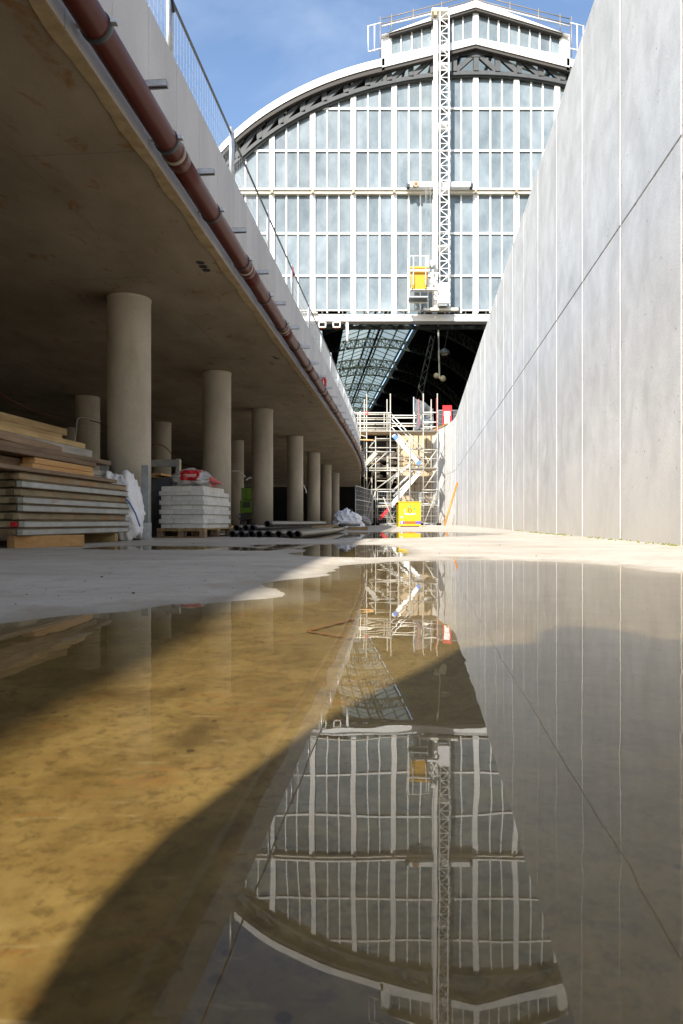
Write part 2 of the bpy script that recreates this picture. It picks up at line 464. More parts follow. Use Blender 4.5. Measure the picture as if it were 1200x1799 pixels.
def mat_floor():
    m, nt, p, out = new_mat('pit_floor_concrete')
    at_ = N(nt, 'ShaderNodeAttribute'); at_.attribute_name = 'submerged'
    d = at_.outputs['Fac']                       # metres inside (+) or outside (-) of a puddle
    v = pos(nt)
    n1 = noise_n(nt, v, 1.1, 8, 0.6, 0.3)
    n2 = noise_n(nt, v, 9.0, 6, 0.65, 0.2)
    g = noise_n(nt, v, 70.0, 3, 0.7)
    dry = mixc(nt, maprange(nt, n1, 0.3, 0.7), (0.34, 0.305, 0.255), (0.49, 0.45, 0.39))
    dry = mixc(nt, maprange(nt, n2, 0.5, 0.72, 0, 0.5), dry, (0.28, 0.215, 0.145))
    vs = pos(nt, (0.5, 3.0, 1))
    n3 = noise_n(nt, vs, 1.7, 6, 0.6, 0.8)
    dry = mixc(nt, maprange(nt, n3, 0.52, 0.7, 0, 0.5), dry, (0.30, 0.225, 0.14))
    bed = mixc(nt, maprange(nt, n2, 0.32, 0.68), (0.10, 0.062, 0.017), (0.23, 0.163, 0.06))
    bed = mixc(nt, maprange(nt, n1, 0.42, 0.68, 0, 0.6), bed, (0.25, 0.19, 0.085))
    n4 = noise_n(nt, v, 4.2, 5, 0.6, 1.0)
    bed = mixc(nt, maprange(nt, n4, 0.57, 0.70, 0, 0.8), bed, (0.07, 0.045, 0.016))
    n5 = noise_n(nt, pos(nt, (1.2, 2.6, 1)), 6.0, 4, 0.6, 1.5)
    bed = mixc(nt, maprange(nt, n5, 0.59, 0.70, 0, 0.5), bed, (0.22, 0.09, 0.025))
    n6 = noise_n(nt, v, 55.0, 7, 0.8, 0.3)                                 # silt grains and scum
    bed = mixc(nt, maprange(nt, n6, 0.50, 0.60, 0, 0.6), bed, (0.07, 0.045, 0.015))
    n7 = noise_n(nt, pos(nt, (9, 60, 1)), 1.6, 5, 0.7, 0.4)                  # drag scratches
    bed = mixc(nt, maprange(nt, n7, 0.60, 0.68, 0, 0.5), bed, (0.27, 0.215, 0.12))
    vb = N(nt, 'ShaderNodeTexVoronoi'); vb.inputs['Scale'].default_value = 30.0
    nt.links.new(v, vb.inputs['Vector'])
    bed = mixc(nt, math_n(nt, 'MULTIPLY', math_n(nt, 'LESS_THAN', vb.outputs['Distance'], 0.13), maprange(nt, n4, 0.45, 0.6)), bed, (0.045, 0.028, 0.012))
    sx = N(nt, 'ShaderNodeSeparateXYZ'); nt.links.new(v, sx.inputs[0])     # less algae towards the right-hand wall, where the bed is also darkened to deepen the shadow
    side = maprange(nt, math_n(nt, 'ADD', sx.outputs[0], math_n(nt, 'MULTIPLY', n1, 0.5)), 0.3, 0.75, 0, 0.75)
    bed = mixc(nt, side, bed, mixc(nt, maprange(nt, n2, 0.32, 0.68), (0.058, 0.047, 0.032), (0.112, 0.095, 0.069)))
    wet = maprange(nt, math_n(nt, 'ADD', d, math_n(nt, 'MULTIPLY', math_n(nt, 'SUBTRACT', n2, 0.5), 0.25)), -0.16, 0.0, 0, 1)
    c = mixc(nt, math_n(nt, 'MULTIPLY', wet, 0.6), dry, (0.22, 0.185, 0.13))
    c = mixc(nt, maprange(nt, d, 0.0, 0.16), c, bed)
    c = mixc(nt, 0.16, c, math_to_col(nt, maprange(nt, g, 0.25, 0.75, 0.3, 1.7)), 'MULTIPLY')
    nt.links.new(c, p.inputs['Base Color'])
    nt.links.new(maprange(nt, wet, 0, 1, 0.85, 0.5), p.inputs['Roughness'])
    p.inputs['Specular IOR Level'].default_value = 0.3
    h = math_n(nt, 'ADD', math_n(nt, 'MULTIPLY', n2, 0.5), math_n(nt, 'MULTIPLY', g, 0.3))
    nt.links.new(bump_n(nt, h, 0.15, 0.006), p.inputs['Normal'])
    return m
M['floor'] = mat_floor()

# ------------------------------------------------------------------ plan lines
EY = np.array([3.4, 4.3, 6.0, 7.6, 8.9, 10.9, 13.65, 17.2, 21.1, 26.6, 32.8, 38.2])
EX = np.array([-1.46, -1.39, -1.235, -1.12, -1.0, -.81, -.55, -.165, .19, .56, .87, 1.08])
_pf = np.polyfit(EY, EX, 3)
def edge_x(Y):                       # face of the deck on the left
    if Y < 4.0:
        y0 = 4.0; return float(np.polyval(_pf, y0) + (Y - y0) * 0.086)
    if Y > 38:
        return float(np.polyval(_pf, 38) + (Y - 38) * 0.03)
    return float(np.polyval(_pf, Y))
def wall_x(Y):                       # face of the retaining wall on the right
    if Y <= 42: return 3.467 + 0.116 * (Y - 11)
    t = Y - 42
    return 3.467 + 0.116 * 31 + 0.116 * t - 0.0225 * t * t
Z_SLAB, Z_TIER, Z_PAR, Z_WALL, Z_CRACK = 2.82, 3.26, 3.85, 6.80, 3.46

# ------------------------------------------------------------------ pit floor with real puddle hollows
def g(x, y):
    Y = 252.0 / (y - 917.0)
    return ((x - 600) * Y / 1200, Y)
puddles = [
    [g(0, 1097), g(55, 1088), g(105, 1083), g(170, 1080), g(233, 1074), g(303, 1062), g(350, 1059.5), g(402, 1058), g(467, 1053), g(500, 1046), g(484, 1036), g(458, 1028),
     g(507, 1018), g(583, 1012), g(589, 1001), g(607, 994), g(659, 988.4), g(740, 985), g(827, 983), g(937, 986), g(1025, 989.5), g(1083, 994), g(1142, 1003), g(1200, 1008.5),
     (1.75, 2.45), (2.15, 1.6), (2.3, -3), (-1.6, -3), (-1.35, 0.4), (-1.05, 1.1)],
    [g(430, 957), g(520, 955.5), g(600, 956), g(692, 957.5), g(724, 973), g(700, 978.5), g(610, 980), g(540, 977), g(500, 972), g(555, 967), g(470, 963)],
    [g(140, 964.2), g(200, 958.5), g(300, 959), g(420, 961), g(500, 964), g(480, 968.5), g(380, 967.2), g(260, 966.2), g(180, 966.2)],
    [g(585, 936), g(640, 934.6), g(760, 934), g(840, 936.5), g(900, 938), g(820, 942), g(720, 945.5), g(640, 947), g(540, 948), g(480, 944), g(540, 939)],
    [g(785, 980.2), g(812, 979), g(845, 980.6), g(815, 982)],
]
def sdf(px, py, poly):
    poly = np.array(poly)
    n = len(poly)
    dmin = np.full(px.shape, 1e9)
    inside = np.zeros(px.shape, bool)
    for i in range(n):
        ax, ay = poly[i]; bx, by = poly[(i + 1) % n]
        ex, ey = bx - ax, by - ay
        wx, wy = px - ax, py - ay
        t = np.clip((wx * ex + wy * ey) / (ex * ex + ey * ey), 0, 1)
        dmin = np.minimum(dmin, (wx - t * ex) ** 2 + (wy - t * ey) ** 2)
        cond = (ay > py) != (by > py)
        with np.errstate(divide='ignore', invalid='ignore'):
            xx = ax + (py - ay) / (by - ay) * ex if by != ay else np.full(px.shape, -1e9)
        inside ^= cond & (px < xx)
    dmin = np.sqrt(dmin)
    return np.where(inside, dmin, -dmin)
def smooth_poly(poly, it=2):
    for _ in range(it):
        q = []
        for i in range(len(poly)):
            a = poly[i]; b = poly[(i + 1) % len(poly)]
            q.append((a[0] * .75 + b[0] * .25, a[1] * .75 + b[1] * .25))
            q.append((a[0] * .25 + b[0] * .75, a[1] * .25 + b[1] * .75))
        poly = q
    return poly
puddles = [smooth_poly(p, 2 if i else 1) for i, p in enumerate(puddles)]
FLOOR_Z = 0.012
def wob(x, y):
    return (np.sin(x * 9.1 + y * 4.3) * np.sin(y * 7.7 - x * 3.1 + 1.3) * 0.5 + np.sin(x * 23 + y * 11) * np.sin(y * 17 - x * 8) * 0.25
            + np.sin(x * 61 + 2.0 * y) * np.sin(y * 37 + x * 13) * 0.16 + np.sin(x * 97 - 31 * y) * np.sin(y * 71 + x * 43) * 0.10)
def submerged(px, py):
    d = np.full(px.shape, -1e9)
    for p in puddles:
        d = np.maximum(d, sdf(px, py, p))
    amp = np.clip(0.012 + 0.012 * np.abs(py), 0, 0.09)
    return d + wob(px, py) * amp
def floor_height(d):
    return np.where(d > 0, -np.minimum(d * 0.06, 0.022), np.minimum(-d * 0.05, FLOOR_Z))

ys = np.concatenate([np.linspace(-14, -0.5, 14), np.linspace(-0.3, 0.15, 6), np.geomspace(0.17, 72.5, 440)])
xs = np.concatenate([np.linspace(-17, -7, 8), np.linspace(-6.5, -2.6, 28), np.linspace(-2.5, 2.6, 230), np.linspace(2.7, 8.0, 36)])
GX, GY = np.meshgrid(xs, ys)
D = submerged(GX, GY)
GZ = floor_height(D)
nv, nu = GX.shape
verts = np.stack([GX.ravel(), GY.ravel(), GZ.ravel()], 1)
idx = np.arange(nv * nu).reshape(nv, nu)
faces = np.stack([idx[:-1, :-1].ravel(), idx[:-1, 1:].ravel(), idx[1:, 1:].ravel(), idx[1:, :-1].ravel()], 1)
me = bpy.data.meshes.new('pit_floor')
me.from_pydata(verts.tolist(), [], faces.tolist())
a = me.attributes.new('submerged', 'FLOAT', 'POINT')
a.data.foreach_set('value', D.ravel().astype(np.float32))
me.polygons.foreach_set('use_smooth', [True] * len(me.polygons))
me.materials.append(M['floor'])
tag(link('pit_floor', me), kind='structure')

wb = MB()
wx_, wy_ = np.linspace(-2.9, 3.2, 8), np.linspace(-2.9, 18, 12)
tag(MB().add([(-2.9, -2.9, 0), (2.4, -2.9, 0), (5.2, 18, 0), (-2.9, 18, 0)], [(0, 1, 2, 3)]).build('puddle_water', M['water']), kind='structure')

# orange setting-out lines on the puddle bed and the floor
def floor_line(name, pts, w, label):
    mb = MB()
    P = []
    for i in range(len(pts) - 1):
        for t in np.linspace(0, 1, 14, endpoint=(i == len(pts) - 2)):
            P.append((pts[i][0] + (pts[i + 1][0] - pts[i][0]) * t, pts[i][1] + (pts[i + 1][1] - pts[i][1]) * t))
    px = np.array([p[0] for p in P]); py = np.array([p[1] for p in P])
    z = floor_height(submerged(px, py)) + 0.004
    vs = []; fs = []
    for i, (x, y) in enumerate(P):
        j = min(i + 1, len(P) - 1); k = max(i - 1, 0)
        d = Vector((P[j][0] - P[k][0], P[j][1] - P[k][1])).normalized()
        n = Vector((-d.y, d.x)) * w * (0.35 + 0.25 * math.sin(i * 1.7) + random.random() * 0.2)
        vs += [(x - n.x, y - n.y, z[i]), (x + n.x, y + n.y, z[i])]
    for i in range(len(P) - 1): fs.append((2 * i, 2 * i + 1, 2 * i + 3, 2 * i + 2))
    o = MB().add(vs, fs).build(name, M['paint_line'])
    return tag(o, label, 'floor marking', None)
floor_line('chalk_mark', [g(622, 1074), g(538, 1093), g(618, 1105)], 0.010, 'orange chalk arrow under the water pointing left, near the reflected scaffold')

# ------------------------------------------------------------------ retaining wall on the right
wall = thing('retaining_wall', 'tall pale concrete retaining wall of upright panels along the right side', 'wall', (wall_x(11) + 0.3, 11, 0))
joints = [11 + 1.76 * (n - 3) for n in range(-10, 22)]
yy = joints[-1]
while yy < 50.5:
    yy += 1.0
    joints.append(min(yy, 50.9))
def wall_pt(Y, off):
    d = Vector((wall_x(Y + .01) - wall_x(Y - .01), .02, 0)).normalized()
    n = Vector((d.y, -d.x, 0))
    return Vector((wall_x(Y), Y, 0)) + n * off
GAP = 0.042
def panel_box(mb, Y0, Y1, z0, z1, o0, o1, g0=0, g1=0):
    a0 = wall_pt(Y0, o0); b0 = wall_pt(Y0, o1); a1 = wall_pt(Y1, o0); b1 = wall_pt(Y1, o1)
    d = (a1 - a0).normalized()
    a0 = a0 + d * g0; b0 = b0 + d * g0; a1 = a1 - d * g1; b1 = b1 - d * g1
    up0 = Vector((0, 0, z0)); up1 = Vector((0, 0, z1))
    mb.hexa([a0 + up0, b0 + up0, b1 + up0, a1 + up0, a0 + up1, b0 + up1, b1 + up1, a1 + up1])
for z0, z1 in ((-0.05, Z_CRACK - 0.004), (Z_CRACK + 0.004, Z_WALL - 0.01)):
    mb = MB()
    for a_, b_ in zip(joints[:-1], joints[1:]):
        panel_box(mb, a_, b_, z0, z1, 0.005, 0.35)
    mb.build('mortar_core', M['mortar'], wall)
for i, (a_, b_) in enumerate(zip(joints[:-1], joints[1:])):
    dz = random.uniform(-0.004, 0.004)
    o_ = random.uniform(-0.003, 0.003)
    for z0, z1 in ((-0.02, Z_CRACK - 0.011 + dz), (Z_CRACK + 0.011 + dz, Z_WALL)):
        mb = MB()
        panel_box(mb, a_, b_, z0, z1, o_, 0.2, GAP / 2 + random.uniform(0, .006), GAP / 2 + random.uniform(0, .006))
        bevel(mb.build('concrete_panel', M['wall'], wall), 0.006)
# timber edging on the far curved end of the wall
mb = MB()
ce = [46, 47, 48, 49, 50, 50.9]
for a_, b_ in zip(ce[:-1], ce[1:]):
    panel_box(mb, a_, b_, Z_WALL + 0.004, Z_WALL + 0.12, -0.03, 0.15)
mb.build('timber_edging', M['wood_new'], wall)
# moss at the foot of the wall
mb = MB()
for i in range(420):
    Y = random.uniform(8.6, 15.5) if random.random() < 0.75 else random.uniform(5.5, 9)
    dens = 0.5 + 0.5 * math.sin(Y * 1.9) * math.sin(Y * 0.7 + 1)
    if random.random() > dens: continue
    p = wall_pt(Y, -random.random() ** 2 * 0.16)
    r = random.uniform(0.008, 0.026)
    n = 5
    ring = [(p.x + r * math.cos(k * 2 * math.pi / n + i), p.y + r * math.sin(k * 2 * math.pi / n + i), FLOOR_Z - 0.004) for k in range(n)]
    mb.add(ring + [(p.x, p.y, FLOOR_Z + r * random.uniform(0.4, 0.9))], [(k, (k + 1) % n, n) for k in range(n)])
tag(mb.build('moss', M['moss']), 'olive moss growing along the foot of the right wall', 'moss', kind='stuff')

# ------------------------------------------------------------------ deck on the left: soffit, parapet, columns
deck = thing('concrete_deck', 'raised concrete deck with pale parapet on the left, dark beneath', 'deck', (-6, 15, Z_SLAB))
def epoint(Y, off, z):
    d = Vector((edge_x(Y + .02) - edge_x(Y - .02), .04, 0)).normalized()
    n = Vector((d.y, -d.x, 0))
    p = Vector((edge_x(Y), Y, z)) + n * off
    return p
DY = [-12 + 1.2 * k for k in range(0, 53)]
DY = [y for y in DY if y <= 51.0]
def ebox(mb, Y0, Y1, o0, o1, z0, z1):
    p = [epoint(Y0, o0, z0), epoint(Y0, o1, z0), epoint(Y1, o1, z0), epoint(Y1, o0, z0), epoint(Y0, o0, z1), epoint(Y0, o1, z1), epoint(Y1, o1, z1), epoint(Y1, o0, z1)]
    mb.hexa(p)
mb = MB()
for a_, b_ in zip(DY[:-1], DY[1:]):
    ebox(mb, a_, b_, -15.5, -0.03, Z_SLAB + 0.006, Z_SLAB + 0.4)
mb.build('slab_core', M['soffit_joint'], deck)
strips = [-0.037, -0.95, -2.15, -3.35, -4.55, -5.75, -6.95, -8.2, -9.9]
for i in range(len(DY) - 1):
    if DY[i] < 1.0 and i % 2: continue
    for j in range(len(strips) - 1):
        if DY[i] < 1.0 and False: continue
        Y0, Y1 = DY[i], DY[i + 1]
        if DY[i] < 1.0: Y1 = DY[min(i + 2, len(DY) - 1)]
        mb = MB()
        e = random.uniform(-0.0015, 0.0015)
        gpx = 0.0 if j % 2 else 0.0
        ebox(mb, Y0 + 0.0012, Y1 - 0.0012, strips[j + 1] + 0.002, strips[j] - 0.002, Z_SLAB + e, Z_SLAB + 0.03)
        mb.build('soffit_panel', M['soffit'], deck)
# rough brown drip strip along the outer underside
mb = MB()
prev = None
Ys = np.concatenate([np.arange(-11.5, 2, 1.0), np.arange(2, 50.3, 0.09)])
vs = []; fs = []
for i, Y in enumerate(Ys):
    w = 0.055 + 0.012 * math.sin(Y * 7.3) + random.uniform(-0.006, 0.006)
    zz = Z_SLAB - 0.012 + random.uniform(-0.003, 0.003)
    vs += [epoint(Y, -w - 0.045, Z_SLAB + 0.004), epoint(Y, -w - 0.03, zz), epoint(Y, -0.004, zz), epoint(Y, -0.002, Z_SLAB - 0.001)]
    if i:
        b = 4 * i
        for k in range(3): fs.append((b - 4 + k, b - 3 + k, b + 1 + k, b + k))
MB().add(vs, fs).build('drip_strip', M['edge'], deck)
# slab edge tier and parapet tier, cast in lengths
for i in range(len(DY) - 1):
    mb = MB(); ebox(mb, DY[i] + 0.003, DY[i + 1] - 0.003, -0.035, 0.0, Z_SLAB - 0.006, Z_TIER - 0.005)
    bevel(mb.build('edge_panel', M['fascia'], deck), 0.006)
    for q in range(2):
        ya = DY[i] + 0.6 * q; yb = ya + 0.6
        mb = MB(); ebox(mb, ya + 0.002, yb - 0.002, -0.25, -0.004 + random.uniform(-.0015, .0015), Z_TIER + 0.001, Z_PAR)
        bevel(mb.build('parapet_panel', M['fascia'], deck), 0.006)
mb = MB()
for a_, b_ in zip(DY[:-1], DY[1:]): ebox(mb, a_, b_, -0.22, -0.036, Z_SLAB + 0.05, Z_PAR - 0.02)
mb.build('parapet_core', M['shade_dark_wall'], deck)
# three round service sleeves and small slots in the soffit
def sleeve(x, y):
    Y = (Z_SLAB - CAM_H) * 1200 / (917 - y)
    p = at(x, y, Y)
    n = 14
    ring = [(p.x + 0.042 * math.cos(2 * math.pi * k / n), p.y + 0.042 * math.sin(2 * math.pi * k / n)) for k in range(n)]
    mb = MB().add([(a, b, Z_SLAB - 0.004) for a, b in ring] + [(a, b, Z_SLAB + 0.002) for a, b in ring],
                  [tuple(range(n))[::-1]] + [(k, (k + 1) % n, n + (k + 1) % n, n + k) for k in range(n)])
    mb.build('service_sleeve', M['black'], deck)
for x, y in ((352, 461), (357, 468), (363, 474.5), (481, 627), (486, 630), (543, 706), (547, 708)): sleeve(x, y)

# walls that close the space under the deck, blackened in place of its shade
tag(MB().box(-10.4, -10.0, -13, 72, -0.05, Z_SLAB + 0.4).build('back_wall', M['shade_dark_wall']), 'concrete wall deep under the deck, its shade painted near-black', 'wall')
tag(MB().box(-10.0, 9.0, 71.0, 71.5, -0.05, 6.5).build('end_partition', M['shade_dark_wall']), 'far wall closing the void under deck and street, its shade painted black', 'wall')

def column(x, Y, r, label):
    mb = MB()
    n = 40
    zs = [-0.02, 1.2, Z_SLAB - 0.62, Z_SLAB - 0.612, Z_SLAB - 0.604, Z_SLAB - 0.02, Z_SLAB + 0.004]
    rs = [r, r, r, r - 0.003, r, r, r]
    mb.tube([(x, Y, z) for z in zs], rs, n)
    t = thing('concrete_column', label, 'column', (x, Y, 0), 'round columns carrying the deck')
    mb.build('shaft', M['column'], t, True)
    mb = MB().tube([(x, Y, Z_SLAB - 0.028), (x, Y, Z_SLAB + 0.002)], r + 0.006, n)
    mb.build('collar', M['column'], t, True)
front = [(227, 8.0), (381, 11.97), (461, 15.9), (518.5, 20.9), (551, 25.9), (573, 31.4), (588, 36.5)]
lab = ['widest round concrete column, nearest of the front row, behind the white rubble bag', 'round concrete column right behind the pallet of white blocks',
       'round concrete column right of the green machine', 'fourth round column of the front row, behind the loose black pipes',
       'fifth round column of the front row, before the row closes up', 'sixth narrow column of the front row', 'last narrow column of the front row, nearest the far white bag']
for (px, Y), l in zip(front, lab):
    column((px - 600) * Y / 1200, Y, 0.247, l)
back = [(154, 14.3, 'dim round column of the back row, left of the widest column'), (284, 18.0, 'dim round column of the back row, between the two nearest front columns'),
        (415, 22.0, 'dim column of the back row, left of the green machine')]
for px, Y, l in back:
    column((px - 600) * Y / 1200, Y, 0.247, l)
for k, (x, Y, l) in enumerate([(-8.5, 12, 'dark column deep under the deck at the far left'), (-7.5, 19, 'dark column deep under the deck, third row')]):
    column(x, Y, 0.247, l)

# ------------------------------------------------------------------ brown drain pipe under the parapet
pipe = thing('drain_pipe', 'long red-brown plastic drain pipe hung along the deck edge', 'pipe', tuple(epoint(4, 0.12, 2.9)))
PO, PZ, PR = 0.125, 2.885, 0.08
brY = [4.45 + 1.11 * k for k in range(-5, 31)]
cuts = [-8.0] + [brY[k] + 0.62 for k in range(1, len(brY), 2)] + [39.0]
for a_, b_ in zip(cuts[:-1], cuts[1:]):
    Ys = np.arange(a_, b_ + 0.01, 0.3).tolist()
    if Ys[-1] < b_ - 0.02: Ys.append(b_)
    pl_ = MB().tube([epoint(Y, PO, PZ) for Y in Ys], PR, 20).build('pipe_length', M['pipe'], pipe, True)
    MB().tube([epoint(b_ - 0.11, PO, PZ), epoint(b_ + 0.02, PO, PZ)], PR + 0.006, 20).build('socket', M['pipe'], pl_, True)
    MB().tube([epoint(b_ - 0.125, PO, PZ), epoint(b_ - 0.1, PO, PZ)], PR + 0.010, 20).build('socket_ring', M['cream_dull'], pl_, True)
for Y in brY:
    c = epoint(Y, 0, 3.05)
    c2 = epoint(Y, 0.255, 3.05)
    # bracket: slotted channel sticking out of the wall
    mb = MB()
    d = (c2 - c).normalized(); sd = Vector((0, 0, 1)).cross(d)
    mb.bar(c + Vector((0, 0, .018)), c2 + Vector((0, 0, .018)), 0.042, 0.004)
    mb.bar(c + sd * .019 , c2 + sd * .019, 0.004, 0.04)
    mb.bar(c - sd * .019, c2 - sd * .019, 0.004, 0.04)
    mb.bar(c - Vector((0, 0, .019)) + sd * .014, c2 - Vector((0, 0, .019)) + sd * .014, 0.012, 0.004)
    mb.bar(c - Vector((0, 0, .019)) - sd * .014, c2 - Vector((0, 0, .019)) - sd * .014, 0.012, 0.004)
    brk = mb.build('bracket', M['galv'], pipe)
    MB().bar(c2 - d * .003, c2 + d * .002, 0.036, 0.036).build('end_cap', M['galv_dark'], brk)
    MB().tube([epoint(Y, PO, PZ + PR), epoint(Y, PO, 3.06)], 0.006, 6).build('hanger_rod', M['galv'], brk)
    Yc = Y + 0.36
    clm = MB().tube([epoint(Yc - 0.016, PO, PZ), epoint(Yc + 0.016, PO, PZ)], PR + 0.008, 20).build('clamp', M['clamp'], pipe, True)
    e1 = epoint(Yc, PO + PR + 0.02, PZ + 0.02); e0 = epoint(Yc, PO - PR - 0.02, PZ + 0.02)
    MB().box(e1.x - .016, e1.x + .016, e1.y - .018, e1.y + .018, e1.z - .012, e1.z + .012).build('clamp_bolt', M['galv'], clm)
    MB().box(e0.x - .016, e0.x + .016, e0.y - .018, e0.y + .018, e0.z - .012, e0.z + .012).build('clamp_bolt', M['galv'], clm)
pts = []
for Y in np.arange(-6, 38.5, 0.12):
    ph = (Y - 4.45) / 1.11 * 2 * math.pi
    pts.append(epoint(Y, 0.035 + 0.012 * math.sin(Y * 3.1), 3.10 + 0.028 * math.cos(ph) + 0.012 * math.sin(Y * 5)))
tag(MB().tube(pts, 0.016, 8).build('red_cable', M['red_cable'], None, True), 'thin red cable running along the parapet above the brown pipe', 'cable')
# coil of slack cable
pts = [epoint(14.6 + 0.22 * math.cos(t) + 0.02 * t, 0.07 + 0.02 * math.sin(t * 1.5), 3.18 + 0.11 * math.sin(t)) for t in np.linspace(0, 4 * math.pi, 40)]
tag(MB().tube(pts, 0.018, 7).build('cable_coil', M['red_cable'], None, True), 'small coil of slack red cable on the parapet above the pipe', 'cable')

# ------------------------------------------------------------------ fence panels on the parapet
fposts = [3.45 + 1.95 * k for k in range(-3, 17)]
names = {3: 'first', 4: 'second', 5: 'third', 6: 'fourth', 7: 'fifth', 8: 'sixth', 9: 'seventh', 10: 'eighth', 11: 'ninth', 12: 'tenth', 13: 'eleventh', 14: 'twelfth'}
FO = -0.06
for k in range(len(fposts) - 1):
    a_, b_ = fposts[k], fposts[k + 1]
    if b_ < 3: continue
    lbl = 'galvanised wire mesh fence panel on the parapet, %s from the top edge of the picture' % names.get(k, '') if k in names else 'galvanised wire mesh fence panel on the parapet outside the top of the picture'
    if k > 14: lbl = 'smallest galvanised mesh fence panel on the parapet, nearest the scaffold' if k == len(fposts) - 2 else 'tiny galvanised mesh fence panel on the parapet, %s back from the scaffold' % ['', 'first', 'second', 'third', 'fourth', 'fifth'][len(fposts) - 2 - k]
    t = thing('fence_panel', lbl, 'fence', tuple(epoint(a_, FO, Z_PAR)), 'mesh fence panels on the parapet')
    zt = Z_PAR + 0.53
    a2, b2 = a_ + 0.035, b_ - 0.035
    for Y in (a2, b2):
        MB().tube([epoint(Y, FO, Z_PAR - 0.001), epoint(Y, FO, zt + 0.06)], 0.019, 8).build('post', M['galv'], t, True)
    MB().tube([epoint(Y, FO, zt) for Y in np.linspace(a2, b2, 5)], 0.0125, 8).build('rail', M['rail_dark'], t, True)
    mb = MB()
    n = 24 if k < 8 else 20
    for q in range(1, n):
        Y = a2 + (b2 - a2) * q / n
        p0 = epoint(Y, FO, Z_PAR + 0.02); p1 = epoint(Y, FO, zt)
        mb.tube([p0, p1], 0.0013 if k < 7 else 0.003, 4, False)
    for z in (Z_PAR + 0.03, Z_PAR + 0.17, Z_PAR + 0.30):
        mb.tube([epoint(Y, FO, z) for Y in np.linspace(a2, b2, 5)], 0.0013 if k < 7 else 0.003, 4, False)
    mb.build('wire_mesh', M['mesh'], t)
    if k == 3 or k == 6:
        p = epoint(b2, FO, zt + 0.0)
        MB().bar(p + Vector((0.02, 0, 0.02)), p + Vector((0.03, 0.06, -0.12)), 0.02, 0.012).build('clip', M['red' if k == 6 else 'black'], t)

# ------------------------------------------------------------------ station gable with mast climber
GYD = 56.0
GS = GYD / 1200
def F(x, y, dy=0.0, ref=None):
    k = (GYD + (dy if ref is None else ref)) / 1200
    return Vector(((x - 600) * k, GYD + dy, CAM_H + (917 - y) * k))
def ell(dx, yt, b, a=520.0):
    u = min(abs(dx) / a, 0.9999)
    return yt + b * (1 - math.sqrt(1 - u * u))
def uf(dx): return 0.36 - 0.25 * max(0.0, 1 - abs(dx) / 170.0)
OUT = (85.0, 344.0); INN = (133.0, 383.0)
def arch(dx, f):
    return ell(dx, OUT[0], OUT[1]) * (1 - f) + ell(dx, INN[0], INN[1]) * f
CX = 836.0
gable = thing('station_gable', 'white glazed end gable of the arched station hall under blue sky', 'building', tuple(F(CX, 565)))
def fbox(mb, x0, x1, y0, y1, d0, d1):
    a_ = F(x0, y1, d0); b_ = F(x1, y0, d0)
    mb.box(a_.x, b_.x, GYD + d0, GYD + d1, a_.z, b_.z)
rows = [(546.5, 486), (482.4, 411.5), (407.9, 341), (329, 266), (262.4, 192), (188.4, None)]
bars = [CX + 71.7 * k for k in range(-7, 5)]
def top_y(x):
    return ell(x - CX, INN[0], INN[1]) + 3
# main mullions
for x in bars:
    yt = top_y(x) if abs(x - CX) < 515 else 430
    mb = MB(); fbox(mb, x - 4.6, x + 4.6, yt - 4, 549, -0.2, 0.2)
    mb.build('mullion', M['white'], gable)
# panes and thin bars
for x0, x1 in zip(bars[:-1], bars[1:]):
    xa, xb = x0 + 5.2, x1 - 5.2
    w = (xb - xa) / 3
    for ri, (yb, yt) in enumerate(rows):
        for c in range(3):
            p0, p1 = xa + w * c + (1.2 if c else 0), xa + w * (c + 1) - (1.2 if c < 2 else 0)
            ta = tb = yt
            if yt is None:
                ta, tb = top_y(p0), top_y(p1)
            else:
                ta = max(yt, top_y(p0)); tb = max(yt, top_y(p1))
            if min(yb - ta, yb - tb) < 2:
                if max(yb - ta, yb - tb) < 4: continue
                ta = min(ta, yb - 1); tb = min(tb, yb - 1)
            q = [F(p0, yb), F(p1, yb), F(p1, tb), F(p0, ta)]
            tilt = random.uniform(-0.012, 0.012)
            MB().hexa([(q[0].x, GYD + .02, q[0].z), (q[1].x, GYD + .02 + tilt, q[1].z), (q[1].x, GYD + .035 + tilt, q[1].z), (q[0].x, GYD + .035, q[0].z),
                       (q[3].x, GYD + .02, q[3].z), (q[2].x, GYD + .02 + tilt, q[2].z), (q[2].x, GYD + .035 + tilt, q[2].z), (q[3].x, GYD + .035, q[3].z)]).build('pane', M['gable_glass'], gable)
    for c in (1, 2):
        xx = xa + w * c
        yt = top_y(xx)
        mb = MB(); fbox(mb, xx - 1.15, xx + 1.15, yt, 549, -0.09, 0.10)
        mb.build('glazing_bar', M['white'], gable)
# transoms
for ri, y in enumerate((484.2, 409.7, 264.2, 190.2)):
    half = 520 * math.sqrt(max(0, 1 - (1 - (y - INN[0]) / INN[1]) ** 2)) if y < 500 else 515
    for x0, x1 in zip(bars[:-1], bars[1:]):
        xa, xb = max(x0 + 5.2, CX - half), min(x1 - 5.2, CX + half)
        if xb - xa < 3: continue
        mb = MB(); fbox(mb, xa, xb, y - 1.7, y + 1.7, -0.11, 0.12)
        mb.build('transom', M['white'], gable)
half = 455
mb = MB(); fbox(mb, bars[0], bars[-1], 330, 333, -0.5, 0.15); mb.build('maintenance_ledge', M['white'], gable)
mb = MB(); fbox(mb, bars[0], bars[-1], 335.5, 339.5, -0.35, 0.12); lb_ = mb.build('ledge_beam', M['cream'], gable)
for x in bars:
    mb = MB(); fbox(mb, x - 2.0, x + 2.0, 333, 338, -0.6, -0.36); mb.build('ledge_bracket', M['tan_tube'], lb_)
mb = MB(); fbox(mb, bars[0], bars[-1], 552, 564, -0.6, 0.3); mb.build('bottom_beam', M['white'], gable)
